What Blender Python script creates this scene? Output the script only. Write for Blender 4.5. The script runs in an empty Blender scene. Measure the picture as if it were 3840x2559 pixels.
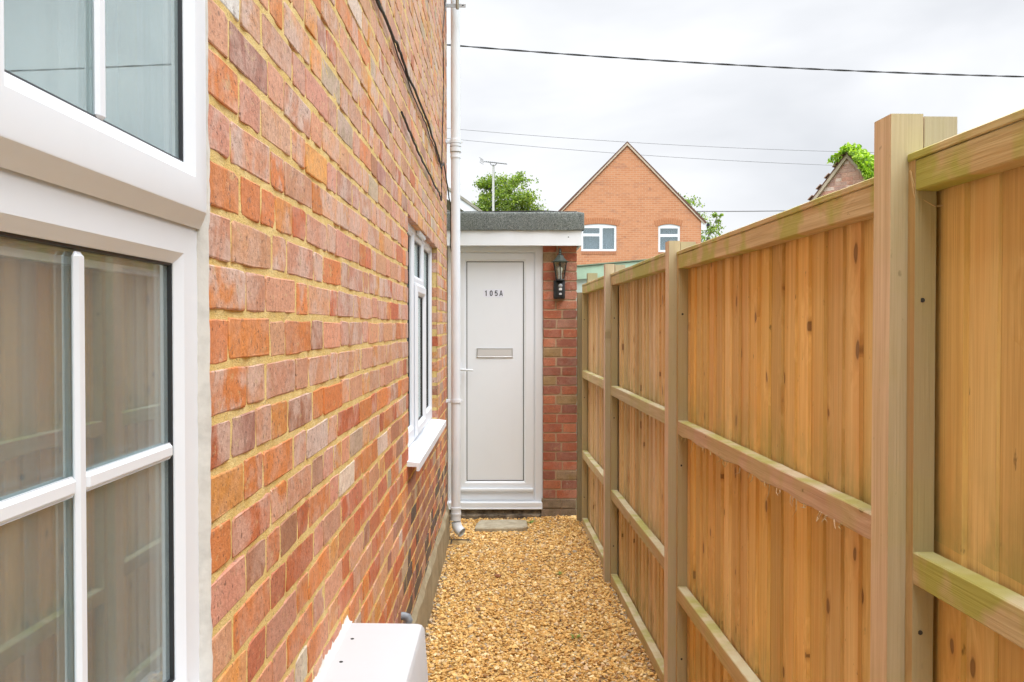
import bpy, bmesh, math, random
import numpy as np
from mathutils import Vector, Matrix
R = math.radians
random.seed(7)
rng = np.random.default_rng(11)
sc = bpy.context.scene
C = sc.collection

# ------------------------------------------------------------------ camera, sky, sun, exposure
CAM_Z = 1.525
cam = bpy.data.cameras.new('camera')
cam.sensor_width = 36.0
cam.lens = 30.94
cam.clip_start = 0.02
cam.clip_end = 3000
co = bpy.data.objects.new('camera', cam)
C.objects.link(co)
co.location = (0, 0, CAM_Z)
co.rotation_euler = (R(90 - 0.998), 0, R(-0.434))
sc.camera = co

SUN_EL, SUN_AZ = 80.0, 0.0        # bright part of the overcast: high, a little behind the camera
world = bpy.data.worlds.new('World')
sc.world = world
world.use_nodes = True
wn = world.node_tree.nodes
wl = world.node_tree.links
wn.clear()
w_out = wn.new('ShaderNodeOutputWorld')
w_bg = wn.new('ShaderNodeBackground')
w_sky = wn.new('ShaderNodeTexSky')
w_sky.sky_type = 'NISHITA'
w_sky.sun_disc = False
w_sky.sun_elevation = R(SUN_EL)
w_sky.sun_rotation = R(180 - SUN_AZ)
w_sky.dust_density = 4.0
w_co = wn.new('ShaderNodeTexCoord')
w_map = wn.new('ShaderNodeMapping')
w_map.inputs['Scale'].default_value = (2.0, 2.0, 4.2)
w_map.inputs['Location'].default_value = (3.7, 1.3, 0.4)
w_n = wn.new('ShaderNodeTexNoise')
w_n.inputs['Scale'].default_value = 1.0
w_n.inputs['Detail'].default_value = 5
w_n.inputs['Roughness'].default_value = 0.5
w_n.inputs['Distortion'].default_value = 0.35
w_r = wn.new('ShaderNodeValToRGB')
w_r.color_ramp.elements[0].position = 0.36
w_r.color_ramp.elements[0].color = (2.36, 2.43, 2.56, 1)
w_r.color_ramp.elements[1].position = 0.60
w_r.color_ramp.elements[1].color = (3.28, 3.32, 3.40, 1)
w_mix = wn.new('ShaderNodeMix')
w_mix.data_type = 'RGBA'
w_mix.inputs[0].default_value = 0.97
wl.new(w_co.outputs['Generated'], w_map.inputs['Vector'])
wl.new(w_map.outputs['Vector'], w_n.inputs['Vector'])
wl.new(w_n.outputs['Fac'], w_r.inputs['Fac'])
wl.new(w_sky.outputs['Color'], w_mix.inputs[6])
wl.new(w_r.outputs['Color'], w_mix.inputs[7])
wl.new(w_mix.outputs[2], w_bg.inputs['Color'])
w_bg.inputs['Strength'].default_value = 0.05
wl.new(w_bg.outputs['Background'], w_out.inputs['Surface'])

sun = bpy.data.lights.new('sun', 'SUN')
sun.energy = 1.5
sun.angle = R(92)
sun.color = (0.985, 0.99, 1.0)
so = bpy.data.objects.new('sun', sun)
C.objects.link(so)
so.rotation_euler = (R(90 - SUN_EL), 0, R(SUN_AZ))
so.location = (0, -3, 12)

sc.view_settings.view_transform = 'Standard'
sc.view_settings.look = 'None'
sc.view_settings.gamma = 1.0
sc.view_settings.use_curve_mapping = False
sc.view_settings.exposure = 2.68
sc.render.resolution_x = 1024
sc.render.resolution_y = 682
sc.cycles.use_denoising = True
sc.cycles.max_bounces = 8
sc.cycles.transparent_max_bounces = 24
sc.cycles.diffuse_bounces = 4
sc.cycles.use_adaptive_sampling = True
sc.cycles.adaptive_threshold = 0.02

# ------------------------------------------------------------------ helpers
class MB:
    """collects shapes into one mesh"""
    def __init__(s):
        s.v = []; s.f = []; s.mi = []; s.cur = 0
    def add(s, vs, fs):
        o = len(s.v)
        s.v.extend([tuple(p) for p in vs])
        s.f.extend([tuple(i + o for i in f) for f in fs])
        s.mi.extend([s.cur] * len(fs))
        return s
    def box(s, x0, x1, y0, y1, z0, z1):
        v = [(x, y, z) for z in (z0, z1) for y in (y0, y1) for x in (x0, x1)]
        return s.add(v, [(0, 2, 3, 1), (4, 5, 7, 6), (0, 1, 5, 4), (2, 6, 7, 3), (0, 4, 6, 2), (1, 3, 7, 5)])
    def cbox(s, x0, x1, y0, y1, z0, z1, b=0.003, seg=1):
        bm = bmesh.new()
        bmesh.ops.create_cube(bm, size=1)
        for v in bm.verts:
            v.co = Vector(((x0 + x1) / 2 + v.co.x * (x1 - x0), (y0 + y1) / 2 + v.co.y * (y1 - y0), (z0 + z1) / 2 + v.co.z * (z1 - z0)))
        bmesh.ops.bevel(bm, geom=list(bm.edges), offset=b, segments=seg, affect='EDGES', profile=0.5)
        bm.verts.index_update()
        s.add([v.co[:] for v in bm.verts], [[q.index for q in f.verts] for f in bm.faces])
        bm.free()
        return s
    def tube(s, pts, r, n=10, cap=True):
        pts = [Vector(p) for p in pts]
        rs = r if isinstance(r, (list, tuple)) else [r] * len(pts)
        rings = []
        up = Vector((0, 0, 1))
        for i, p in enumerate(pts):
            t = (pts[min(i + 1, len(pts) - 1)] - pts[max(i - 1, 0)]).normalized()
            a = t.cross(up)
            if a.length < 0.05:
                a = t.cross(Vector((0, 1, 0)))
            a.normalize()
            b = t.cross(a).normalized()
            rings.append([p + (a * math.cos(2 * math.pi * k / n) + b * math.sin(2 * math.pi * k / n)) * rs[i] for k in range(n)])
        vs = [v for rg in rings for v in rg]
        fs = []
        for i in range(len(rings) - 1):
            for k in range(n):
                fs.append((i * n + k, i * n + (k + 1) % n, (i + 1) * n + (k + 1) % n, (i + 1) * n + k))
        if cap:
            fs.append(tuple(range(n - 1, -1, -1)))
            fs.append(tuple((len(rings) - 1) * n + k for k in range(n)))
        return s.add(vs, fs)
    def lathe(s, prof, n=24, c=(0, 0, 0), rot=0.0):
        vs = []; fs = []
        for r, z in prof:
            for k in range(n):
                a = rot + 2 * math.pi * k / n
                vs.append((c[0] + r * math.cos(a), c[1] + r * math.sin(a), c[2] + z))
        for i in range(len(prof) - 1):
            for k in range(n):
                fs.append((i * n + k, i * n + (k + 1) % n, (i + 1) * n + (k + 1) % n, (i + 1) * n + k))
        return s.add(vs, fs)
    def ring(s, y0, y1, z0, z1, prof):
        """mitred frame in a YZ wall; prof: list of (wL, wR, wB, wT, x)"""
        vs = []; fs = []
        for (l, r, b, t, x) in prof:
            vs += [(x, y0 + l, z0 + b), (x, y1 - r, z0 + b), (x, y1 - r, z1 - t), (x, y0 + l, z1 - t)]
        for i in range(len(prof) - 1):
            for k in range(4):
                a = i * 4 + k; b_ = i * 4 + (k + 1) % 4
                fs.append((a, b_, b_ + 4, a + 4))
        return s.add(vs, fs)
    def ring_xz(s, x0, x1, z0, z1, prof):
        """mitred frame in an XZ wall facing -Y; prof: (wL, wR, wB, wT, y)"""
        vs = []; fs = []
        for (l, r, b, t, y) in prof:
            vs += [(x0 + l, y, z0 + b), (x1 - r, y, z0 + b), (x1 - r, y, z1 - t), (x0 + l, y, z1 - t)]
        for i in range(len(prof) - 1):
            for k in range(4):
                a = i * 4 + k; b_ = i * 4 + (k + 1) % 4
                fs.append((a, a + 4, b_ + 4, b_))
        return s.add(vs, fs)
    def mesh(s, name, mats, smooth=False):
        me = bpy.data.meshes.new(name)
        me.from_pydata(s.v, [], s.f)
        for m in (mats if isinstance(mats, (list, tuple)) else [mats]):
            me.materials.append(m)
        if any(s.mi):
            me.polygons.foreach_set('material_index', s.mi)
        me.update()
        if smooth:
            try:
                me.polygons.foreach_set('use_smooth', [True] * len(me.polygons))
                me.set_sharp_from_angle(angle=R(smooth if smooth is not True else 40))
            except Exception:
                pass
        return me
    def build(s, name, mats, parent=None, smooth=False, loc=None, color=None):
        return link(name, s.mesh(name, mats, smooth), parent, loc, color)

def link(name, me, parent=None, loc=None, color=None):
    o = bpy.data.objects.new(name, me)
    C.objects.link(o)
    if parent is not None:
        o.parent = parent
    if loc is not None:
        o.location = loc
    if color is not None:
        o.color = color
    return o

def tag(o, label=None, cat=None, group=None, kind=None):
    if label: o['label'] = label
    if cat: o['category'] = cat
    if group: o['group'] = group
    if kind: o['kind'] = kind
    return o

def thing(name, label, cat, loc=(0, 0, 0), rz=0.0, group=None):
    o = bpy.data.objects.new(name, None)
    C.objects.link(o)
    o.location = loc
    o.rotation_euler = (0, 0, rz)
    return tag(o, label, cat, group)

# ------------------------------------------------------------------ materials
class NT:
    def __init__(s, name):
        s.m = bpy.data.materials.new(name)
        s.m.use_nodes = True
        s.t = s.m.node_tree
        s.t.nodes.clear()
        s.out = s.n('ShaderNodeOutputMaterial')
        s.p = s.n('ShaderNodeBsdfPrincipled')
        s.l(s.p.outputs[0], s.out.inputs['Surface'])
    def n(s, t, **kw):
        nd = s.t.nodes.new(t)
        for k, v in kw.items():
            setattr(nd, k, v)
        return nd
    def l(s, a, b):
        s.t.links.new(a, b)
    def set(s, sock, v):
        if hasattr(v, 'is_linked') or hasattr(v, 'links'):
            s.l(v, sock)
        else:
            sock.default_value = v
    def noise(s, vec, scale, detail=3, rough=0.5, dist=0.0):
        nd = s.n('ShaderNodeTexNoise')
        nd.inputs['Scale'].default_value = scale
        nd.inputs['Detail'].default_value = detail
        nd.inputs['Roughness'].default_value = rough
        nd.inputs['Distortion'].default_value = dist
        if vec is not None:
            s.l(vec, nd.inputs['Vector'])
        return nd.outputs['Fac']
    def mapping(s, vec, scale=(1, 1, 1), loc=(0, 0, 0)):
        nd = s.n('ShaderNodeMapping')
        nd.inputs['Scale'].default_value = scale
        nd.inputs['Location'].default_value = loc
        s.l(vec, nd.inputs['Vector'])
        return nd.outputs[0]
    def mr(s, v, a, b, c=0.0, d=1.0):
        nd = s.n('ShaderNodeMapRange')
        s.l(v, nd.inputs[0])
        nd.inputs[1].default_value = a; nd.inputs[2].default_value = b
        nd.inputs[3].default_value = c; nd.inputs[4].default_value = d
        return nd.outputs[0]
    def math(s, op, a, b=None):
        nd = s.n('ShaderNodeMath', operation=op)
        s.set(nd.inputs[0], a)
        if b is not None:
            s.set(nd.inputs[1], b)
        return nd.outputs[0]
    def mix(s, fac, a, b, blend='MIX'):
        nd = s.n('ShaderNodeMix', data_type='RGBA', blend_type=blend)
        s.set(nd.inputs[0], fac)
        for i, v in ((6, a), (7, b)):
            if isinstance(v, tuple):
                nd.inputs[i].default_value = v if len(v) == 4 else (*v, 1)
            else:
                s.l(v, nd.inputs[i])
        return nd.outputs[2]
    def bump(s, h, strength=0.3, dist=0.002):
        nd = s.n('ShaderNodeBump')
        nd.inputs['Strength'].default_value = strength
        nd.inputs['Distance'].default_value = dist
        s.l(h, nd.inputs['Height'])
        s.l(nd.outputs[0], s.p.inputs['Normal'])
    def pos(s):
        return s.n('ShaderNodeNewGeometry').outputs['Position']
    def obj(s):
        return s.n('ShaderNodeTexCoord').outputs['Object']
    def col(s, c):
        if isinstance(c, tuple):
            s.p.inputs['Base Color'].default_value = c if len(c) == 4 else (*c, 1)
        else:
            s.l(c, s.p.inputs['Base Color'])
    def rough(s, v):
        s.set(s.p.inputs['Roughness'], v)

def plain(name, c, rough=0.5, metal=0.0, dirt=0.0, dscale=6.0, bump=0.0, bscale=200.0):
    t = NT(name)
    if dirt:
        n = t.noise(t.pos(), dscale, 4, 0.6)
        t.col(t.mix(t.mr(n, 0.45, 0.75, 0, dirt), c, tuple(x * 0.55 for x in c[:3])))
    else:
        t.col(c)
    t.rough(rough)
    t.p.inputs['Metallic'].default_value = metal
    if bump:
        t.bump(t.noise(t.pos(), bscale, 3), bump, 0.001)
    return t.m

def brick_mat(name, use_attr):
    t = NT(name)
    if use_attr:
        a = t.n('ShaderNodeAttribute', attribute_name='col')
        base, flash = a.outputs['Color'], a.outputs['Alpha']
    else:
        a = t.n('ShaderNodeObjectInfo')
        base, flash = a.outputs['Color'], a.outputs['Alpha']
    p = t.pos()
    n1 = t.noise(p, 13, 3, 0.6, 0.4)
    n2 = t.noise(p, 70, 3, 0.65)
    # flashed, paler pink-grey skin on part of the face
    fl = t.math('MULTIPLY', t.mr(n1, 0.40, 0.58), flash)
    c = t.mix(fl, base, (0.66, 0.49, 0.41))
    c = t.mix(t.mr(n2, 0.35, 0.68, 0.0, 0.58), c, t.mix(1.0, c, (0.62, 0.55, 0.52), 'MULTIPLY'))
    # pale salts
    n3 = t.noise(t.mapping(p, (9, 9, 7), (4, 2, 8)), 1.0, 5, 0.7)
    c = t.mix(t.mr(n3, 0.66, 0.76, 0, 0.75), c, (0.72, 0.66, 0.58))
    # mortar smeared over the faces when the joints were pointed
    sm = t.noise(t.mapping(p, (16, 22, 40), (6, 1, 2)), 1.0, 4, 0.7)
    c = t.mix(t.mr(sm, 0.60, 0.70, 0, 0.55), c, (0.60, 0.46, 0.24))
    # pits and drag cracks
    pit = t.noise(t.mapping(p, (120, 120, 95)), 1.0, 2, 0.5, 0.3)
    pm = t.mr(pit, 0.64, 0.69)
    ck = t.noise(t.mapping(p, (30, 44, 74), (1, 7, 3)), 1.0, 2, 0.45, 0.15)
    cl = t.mr(t.math('ABSOLUTE', t.math('SUBTRACT', ck, 0.5)), 0.004, 0.014, 1, 0)
    msk = t.mr(t.noise(p, 30, 2), 0.54, 0.62)
    cm = t.math('MULTIPLY', cl, msk)
    dk = t.math('MAXIMUM', pm, cm)
    c = t.mix(t.math('MULTIPLY', dk, 0.70), c, (0.09, 0.045, 0.03))
    st = t.noise(t.mapping(p, (2.2, 2.2, 0.7), (3, 9, 1)), 1.0, 5, 0.65)
    c = t.mix(t.mr(st, 0.50, 0.68, 0, 0.55), c, t.mix(1.0, c, (0.62, 0.57, 0.52), 'MULTIPLY'))
    gb = t.noise(t.mapping(p, (34, 40, 46), (8, 3, 5)), 1.0, 4, 0.75)
    c = t.mix(t.mr(gb, 0.60, 0.68, 0, 0.6), c, (0.20, 0.13, 0.095))
    t.col(c)
    t.rough(0.68)
    t.bump(t.noise(p, 95, 3, 0.7), 0.6, 0.0035)
    return t.m
M_BRICK = brick_mat('brick_face', False)
M_BRICK_A = brick_mat('brick_face_mass', True)

def mortar_mat(name, c1, c2, dark):
    t = NT(name)
    p = t.pos()
    n = t.noise(p, 28, 4, 0.6)
    n2 = t.noise(p, 160, 3, 0.6)
    c = t.mix(t.mr(n, 0.35, 0.68), c1, c2)
    c = t.mix(t.mr(n2, 0.59, 0.70, 0, 0.75), c, dark)
    n3 = t.noise(p, 3.2, 3, 0.6)
    c = t.mix(t.mr(n3, 0.6, 0.74, 0, 0.45), c, (0.30, 0.26, 0.15))
    t.col(c)
    t.rough(0.9)
    t.bump(t.math('ADD', n2, t.noise(p, 420, 2)), 0.6, 0.003)
    return t.m
M_MORTAR = mortar_mat('ochre_mortar', (0.66, 0.475, 0.155), (0.74, 0.58, 0.26), (0.20, 0.13, 0.045))
M_MORTAR2 = mortar_mat('tan_mortar', (0.46, 0.32, 0.20), (0.52, 0.40, 0.27), (0.22, 0.15, 0.09))

def upvc(name, c, rough, dirt=0.10):
    t = NT(name)
    p = t.pos()
    n = t.noise(t.mapping(p, (3, 3, 1.2)), 4.0, 4, 0.6)
    t.col(t.mix(t.mr(n, 0.5, 0.85, 0, dirt), c, tuple(x * f for x, f in zip(c, (0.74, 0.72, 0.68)))))
    t.rough(t.mr(n, 0.3, 0.8, rough, rough + 0.12))
    return t.m
M_UPVC = upvc('white_upvc', (0.745, 0.79, 0.845), 0.30)
M_DOOR = upvc('white_door_skin', (0.78, 0.83, 0.89), 0.38, 0.06)
M_PIPE = upvc('white_pipe', (0.72, 0.78, 0.84), 0.35, 0.30)
M_BOX = upvc('white_meter_plastic', (0.47, 0.49, 0.51), 0.34, 0.05)
M_FASCIA = upvc('white_fascia', (0.74, 0.785, 0.83), 0.42, 0.22)
M_GASKET = plain('black_gasket', (0.012, 0.014, 0.017), 0.45)
M_DARK = plain('dark_void', (0.01, 0.009, 0.008), 0.9)
M_SEAL = plain('white_sealant', (0.62, 0.61, 0.57), 0.7, 0, 0.5, 30, 0.8, 90)
M_CABLE = plain('black_cable', (0.018, 0.015, 0.013), 0.6)
M_CABLE2 = plain('grey_aerial_cable', (0.045, 0.048, 0.055), 0.6)
M_STEEL = plain('galvanised_steel', (0.42, 0.44, 0.45), 0.5, 0.7, 0.4, 20)
M_CHROME = plain('dull_silver', (0.55, 0.56, 0.57), 0.35, 0.5)
M_GREYPL = plain('grey_plastic', (0.20, 0.23, 0.26), 0.5)
M_BLKMET = plain('black_cast_metal', (0.014, 0.016, 0.017), 0.38, 0.1)
M_GRNMET = plain('verdigris_black_metal', (0.06, 0.075, 0.065), 0.36, 0.3)
M_PRINT = plain('number_print', (0.015, 0.018, 0.035), 0.5)
M_STICK = plain('number_sticker', (0.78, 0.82, 0.92), 0.4)
M_PLASTER = plain('room_plaster', (0.55, 0.55, 0.52), 0.9)
M_RENDER = NT('plinth_render')
_p = M_RENDER.pos()
_n = M_RENDER.noise(_p, 9, 5, 0.65)
M_RENDER.col(M_RENDER.mix(M_RENDER.mr(_n, 0.3, 0.7), (0.25, 0.215, 0.13), (0.42, 0.36, 0.24)))
M_RENDER.rough(0.92)
M_RENDER.bump(M_RENDER.noise(_p, 120, 4), 0.5, 0.004)
M_RENDER = M_RENDER.m

def glass(name, r0, tint, rough=0.0, dust=0.0):
    """thin glazing: Schlick mirror over clear glass, the same from both sides"""
    m = bpy.data.materials.new(name)
    m.use_nodes = True
    t = m.node_tree
    t.nodes.clear()
    o = t.nodes.new('ShaderNodeOutputMaterial')
    mx = t.nodes.new('ShaderNodeMixShader')
    lw = t.nodes.new('ShaderNodeLayerWeight')
    lw.inputs['Blend'].default_value = 0.5
    pw = t.nodes.new('ShaderNodeMath'); pw.operation = 'POWER'; pw.inputs[1].default_value = 4.0
    ma = t.nodes.new('ShaderNodeMath'); ma.operation = 'MULTIPLY_ADD'; ma.inputs[1].default_value = 1 - r0; ma.inputs[2].default_value = r0
    tr = t.nodes.new('ShaderNodeBsdfTransparent')
    tr.inputs['Color'].default_value = (*tint, 1)
    gl = t.nodes.new('ShaderNodeBsdfGlossy')
    gl.inputs['Roughness'].default_value = rough
    gl.inputs['Color'].default_value = (0.83, 0.95, 0.935, 1)
    t.links.new(lw.outputs['Facing'], pw.inputs[0])
    t.links.new(pw.outputs[0], ma.inputs[0])
    t.links.new(ma.outputs[0], mx.inputs[0])
    t.links.new(tr.outputs[0], mx.inputs[1])
    t.links.new(gl.outputs[0], mx.inputs[2])
    if dust:      # film of dust and dried rain on the outside
        df = t.nodes.new('ShaderNodeBsdfDiffuse'); df.inputs['Color'].default_value = (0.62, 0.69, 0.70, 1)
        m2 = t.nodes.new('ShaderNodeMixShader')
        tc = t.nodes.new('ShaderNodeNewGeometry'); mp = t.nodes.new('ShaderNodeMapping'); mp.inputs['Scale'].default_value = (14, 14, 2.2)
        nz = t.nodes.new('ShaderNodeTexNoise'); nz.inputs['Scale'].default_value = 1.0; nz.inputs['Detail'].default_value = 3
        mrg = t.nodes.new('ShaderNodeMapRange'); mrg.inputs[1].default_value = 0.3; mrg.inputs[2].default_value = 0.7; mrg.inputs[3].default_value = dust * 0.7; mrg.inputs[4].default_value = dust * 1.3
        t.links.new(tc.outputs['Position'], mp.inputs[0]); t.links.new(mp.outputs[0], nz.inputs['Vector']); t.links.new(nz.outputs['Fac'], mrg.inputs[0]); t.links.new(mrg.outputs[0], m2.inputs[0])
        t.links.new(mx.outputs[0], m2.inputs[1]); t.links.new(df.outputs[0], m2.inputs[2]); t.links.new(m2.outputs[0], o.inputs['Surface'])
    else:
        t.links.new(mx.outputs[0], o.inputs['Surface'])
    return m
M_GLASS = glass('window_glass', 0.20, (0.945, 0.96, 0.96), 0.015, 0.10)
M_LGLASS = glass('lantern_glass', 0.05, (0.92, 0.93, 0.92))
M_FGLASS = glass('far_window_glass', 0.25, (0.75, 0.80, 0.84), 0.02)

def wood(name, axis, algae, knots=0.42, weather=0.0, splash=False):
    """sawn softwood; grain along local axis 'y' or 'z'; tint from the object's own colour"""
    t = NT(name)
    oi = t.n('ShaderNodeObjectInfo')
    v = t.n('ShaderNodeVectorMath', operation='ADD')
    sc_ = t.n('ShaderNodeVectorMath', operation='SCALE')
    sc_.inputs[0].default_value = (37.0, 19.0, 53.0)
    t.l(oi.outputs['Random'], sc_.inputs['Scale'])
    t.l(t.obj(), v.inputs[0]); t.l(sc_.outputs[0], v.inputs[1])
    vec = v.outputs[0]
    long = 2 if axis == 'z' else 1
    def S(a, b):
        s = [a, a, a]; s[long] = b
        return tuple(s)
    # knots
    vo = t.n('ShaderNodeTexVoronoi', voronoi_dimensions='2D')
    vo.inputs['Scale'].default_value = 1.0
    wob = t.n('ShaderNodeVectorMath', operation='ADD')
    ks = t.n('ShaderNodeSeparateXYZ'); t.l(t.mapping(vec, S(8.5, 5.2)), ks.inputs[0])
    kc = t.n('ShaderNodeCombineXYZ'); t.l(ks.outputs[1 if axis == 'z' else 2], kc.inputs[0]); t.l(ks.outputs[long], kc.inputs[1])   # knots are read across the face
    t.l(kc.outputs[0], wob.inputs[0])
    wn_ = t.n('ShaderNodeTexNoise'); wn_.inputs['Scale'].default_value = 20
    t.l(vec, wn_.inputs['Vector'])
    ws = t.n('ShaderNodeVectorMath', operation='SCALE'); ws.inputs['Scale'].default_value = 0.10
    t.l(wn_.outputs['Color'], ws.inputs[0]); t.l(ws.outputs[0], wob.inputs[1])
    t.l(wob.outputs[0], vo.inputs['Vector'])
    d = vo.outputs['Distance']
    sep = t.n('ShaderNodeSeparateColor'); t.l(vo.outputs['Color'], sep.inputs[0])
    on = t.math('LESS_THAN', sep.outputs[0], knots)
    ksz = t.mr(sep.outputs[1], 0.0, 1.0, 0.28, 0.85)
    dk_ = t.math('DIVIDE', d, ksz)
    kn = t.math('MULTIPLY', t.mr(dk_, 0.115, 0.155, 1, 0), on)
    core = t.math('MULTIPLY', t.mr(dk_, 0.04, 0.10, 1, 0), on)
    glow = t.math('MULTIPLY', t.mr(dk_, 0.12, 0.36, 1, 0), on)
    halo = t.math('MULTIPLY', t.mr(d, 0.0, 0.55, 1, 0), on)
    # grain, pushed aside round the knots
    gv = t.n('ShaderNodeVectorMath', operation='ADD')
    t.l(t.mapping(vec, S(62, 1.5)), gv.inputs[0])
    hs = t.n('ShaderNodeVectorMath', operation='SCALE'); hs.inputs[0].default_value = (2.2, 2.2, 2.2)
    t.l(halo, hs.inputs['Scale']); t.l(hs.outputs[0], gv.inputs[1])
    g1 = t.noise(gv.outputs[0], 1.0, 2, 0.6, 0.25)
    g2 = t.noise(t.mapping(vec, S(240, 5)), 1.0, 1, 0.6)
    g3 = t.noise(t.mapping(vec, S(14, 0.7)), 1.0, 2, 0.55)
    base = oi.outputs['Color']
    dark = t.mix(1.0, base, (0.62, 0.52, 0.42), 'MULTIPLY')
    lite = t.mix(0.30, base, (0.68, 0.54, 0.36))
    c = t.mix(t.mr(g1, 0.36, 0.66), dark, lite)
    c = t.mix(0.60, c, base)
    c = t.mix(t.mr(g2, 0.46, 0.72, 0, 0.42), c, dark)
    c = t.mix(t.mr(g3, 0.52, 0.70, 0, 0.5), c, t.mix(1.0, base, (0.86, 0.66, 0.50), 'MULTIPLY'))
    # specks of mould and nail rust
    sp = t.noise(t.mapping(vec, S(46, 20)), 1.0, 3, 0.6)
    c = t.mix(t.mr(sp, 0.70, 0.76, 0, 0.7), c, (0.10, 0.055, 0.02))
    c = t.mix(t.math('MULTIPLY', glow, 0.45), c, (0.40, 0.17, 0.035))
    c = t.mix(t.math('MULTIPLY', kn, 0.78), c, (0.16, 0.08, 0.03))
    c = t.mix(t.math('MULTIPLY', core, 0.5), c, (0.30, 0.16, 0.065))
    # algae on upward faces and in damp patches
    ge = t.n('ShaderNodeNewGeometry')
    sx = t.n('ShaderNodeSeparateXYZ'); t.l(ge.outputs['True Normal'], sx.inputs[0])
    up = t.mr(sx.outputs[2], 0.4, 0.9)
    an = t.noise(t.mapping(ge.outputs['Position'], (5, 5, 5)), 1.0, 3, 0.62)
    af = t.math('MULTIPLY', t.mr(an, 0.45, 0.57), t.math('ADD', t.math('MULTIPLY', up, 0.75), algae))
    af = t.math('MINIMUM', af, 0.85)
    if splash:      # green splash stains above the rails and at the foot
        oz = t.n('ShaderNodeSeparateXYZ'); t.l(t.obj(), oz.inputs[0])
        z_ = oz.outputs[2]
        hn = t.noise(t.mapping(ge.outputs['Position'], (11, 11, 6)), 1.0, 4, 0.65)
        tot = None
        for lo, hi in ((1.12, 1.30), (0.48, 0.66), (-0.02, 0.42)):
            k_ = t.math('MULTIPLY', t.mr(z_, lo, hi, 1, 0), t.math('GREATER_THAN', z_, lo))
            tot = k_ if tot is None else t.math('MAXIMUM', tot, k_)
        sm_ = t.math('MULTIPLY', tot, t.mr(hn, 0.40, 0.62))
        c = t.mix(t.math('MULTIPLY', sm_, 0.55), c, (0.27, 0.26, 0.07))
    if weather:     # side that faces the weather has gone grey-green
        wf = t.math('MULTIPLY', t.mr(sx.outputs[1], -0.4, -0.8), t.mr(g3, 0.3, 0.6, weather * 0.7, weather))
        c = t.mix(wf, c, (0.36, 0.325, 0.20))
    c = t.mix(af, c, (0.36, 0.36, 0.055))
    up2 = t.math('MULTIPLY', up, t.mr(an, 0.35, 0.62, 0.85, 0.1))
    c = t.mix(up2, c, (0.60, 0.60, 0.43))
    t.col(c)
    t.rough(0.78)
    t.bump(g2, 0.5, 0.002)
    return t.m
M_WOODZ = wood('sawn_board', 'z', 0.02, 0.24, 0.0, True)
M_WOODP = wood('sawn_post', 'z', 0.10, 0.14, 0.75)
M_WOODY = wood('sawn_rail', 'y', 0.25, 0.14)
M_WOODG = wood('algae_rail', 'y', 0.95, 0.10)
M_WOODC = wood('sawn_cap', 'y', 0.75, 0.10)

# ------------------------------------------------------------------ ground
t = NT('earth')
_p = t.pos()
_n = t.noise(_p, 0.7, 5, 0.6)
t.col(t.mix(t.mr(_n, 0.4, 0.6), (0.07, 0.09, 0.03), (0.13, 0.10, 0.06)))
t.rough(0.95)
M_EARTH = t.m
g = MB().add([(-1500, -1500, -0.05), (1500, -1500, -0.05), (1500, 1500, -0.05), (-1500, 1500, -0.05)], [(0, 1, 2, 3)]).build('ground', M_EARTH)
tag(g, kind='structure')
t = NT('gravel_bedding')
_p = t.pos()
t.col(t.mix(t.mr(t.noise(_p, 90, 3), 0.35, 0.65), (0.34, 0.22, 0.085), (0.58, 0.39, 0.16)))
t.rough(0.95)
M_BED = t.m
nx, ny = 24, 120
mb = MB()
X0, X1, Y0, Y1 = -0.415, 0.86, -1.2, 7.05
vs = []
for j in range(ny + 1):
    for i in range(nx + 1):
        x = X0 + (X1 - X0) * i / nx; y = Y0 + (Y1 - Y0) * j / ny
        vs.append((x, y, -0.010 + 0.006 * math.sin(x * 7 + y * 1.7) * math.sin(y * 2.3)))
mb.add(vs, [(j * (nx + 1) + i, j * (nx + 1) + i + 1, (j + 1) * (nx + 1) + i + 1, (j + 1) * (nx + 1) + i) for j in range(ny) for i in range(nx)])
tag(mb.build('path', M_BED, smooth=True), kind='structure')

# gravel: individual flint chips in one mass
def ico():
    ph = (1 + 5 ** 0.5) / 2
    v = np.array([(-1, ph, 0), (1, ph, 0), (-1, -ph, 0), (1, -ph, 0), (0, -1, ph), (0, 1, ph), (0, -1, -ph), (0, 1, -ph), (ph, 0, -1), (ph, 0, 1), (-ph, 0, -1), (-ph, 0, 1)], float)
    v /= np.linalg.norm(v[0])
    f = np.array([(0, 11, 5), (0, 5, 1), (0, 1, 7), (0, 7, 10), (0, 10, 11), (1, 5, 9), (5, 11, 4), (11, 10, 2), (10, 7, 6), (7, 1, 8), (3, 9, 4), (3, 4, 2), (3, 2, 6), (3, 6, 8), (3, 8, 9), (4, 9, 5), (2, 4, 11), (6, 2, 10), (8, 6, 7), (9, 8, 1)])
    return v, f
IV, IF = ico()
def mass_mesh(name, verts, faces_tri, cols_per_vert, mat, smooth=False):
    me = bpy.data.meshes.new(name)
    nv, nf = len(verts), len(faces_tri)
    k = faces_tri.shape[1]
    me.vertices.add(nv)
    me.vertices.foreach_set('co', verts.astype(np.float32).ravel())
    me.loops.add(nf * k)
    me.loops.foreach_set('vertex_index', faces_tri.astype(np.int32).ravel())
    me.polygons.add(nf)
    me.polygons.foreach_set('loop_start', np.arange(0, nf * k, k, dtype=np.int32))
    me.polygons.foreach_set('use_smooth', np.full(nf, smooth))
    if cols_per_vert is not None:
        at = me.attributes.new('col', 'FLOAT_COLOR', 'POINT')
        at.data.foreach_set('color', cols_per_vert.astype(np.float32).ravel())
    me.materials.append(mat)
    me.update(calc_edges=True)
    me.validate()
    return me
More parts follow.
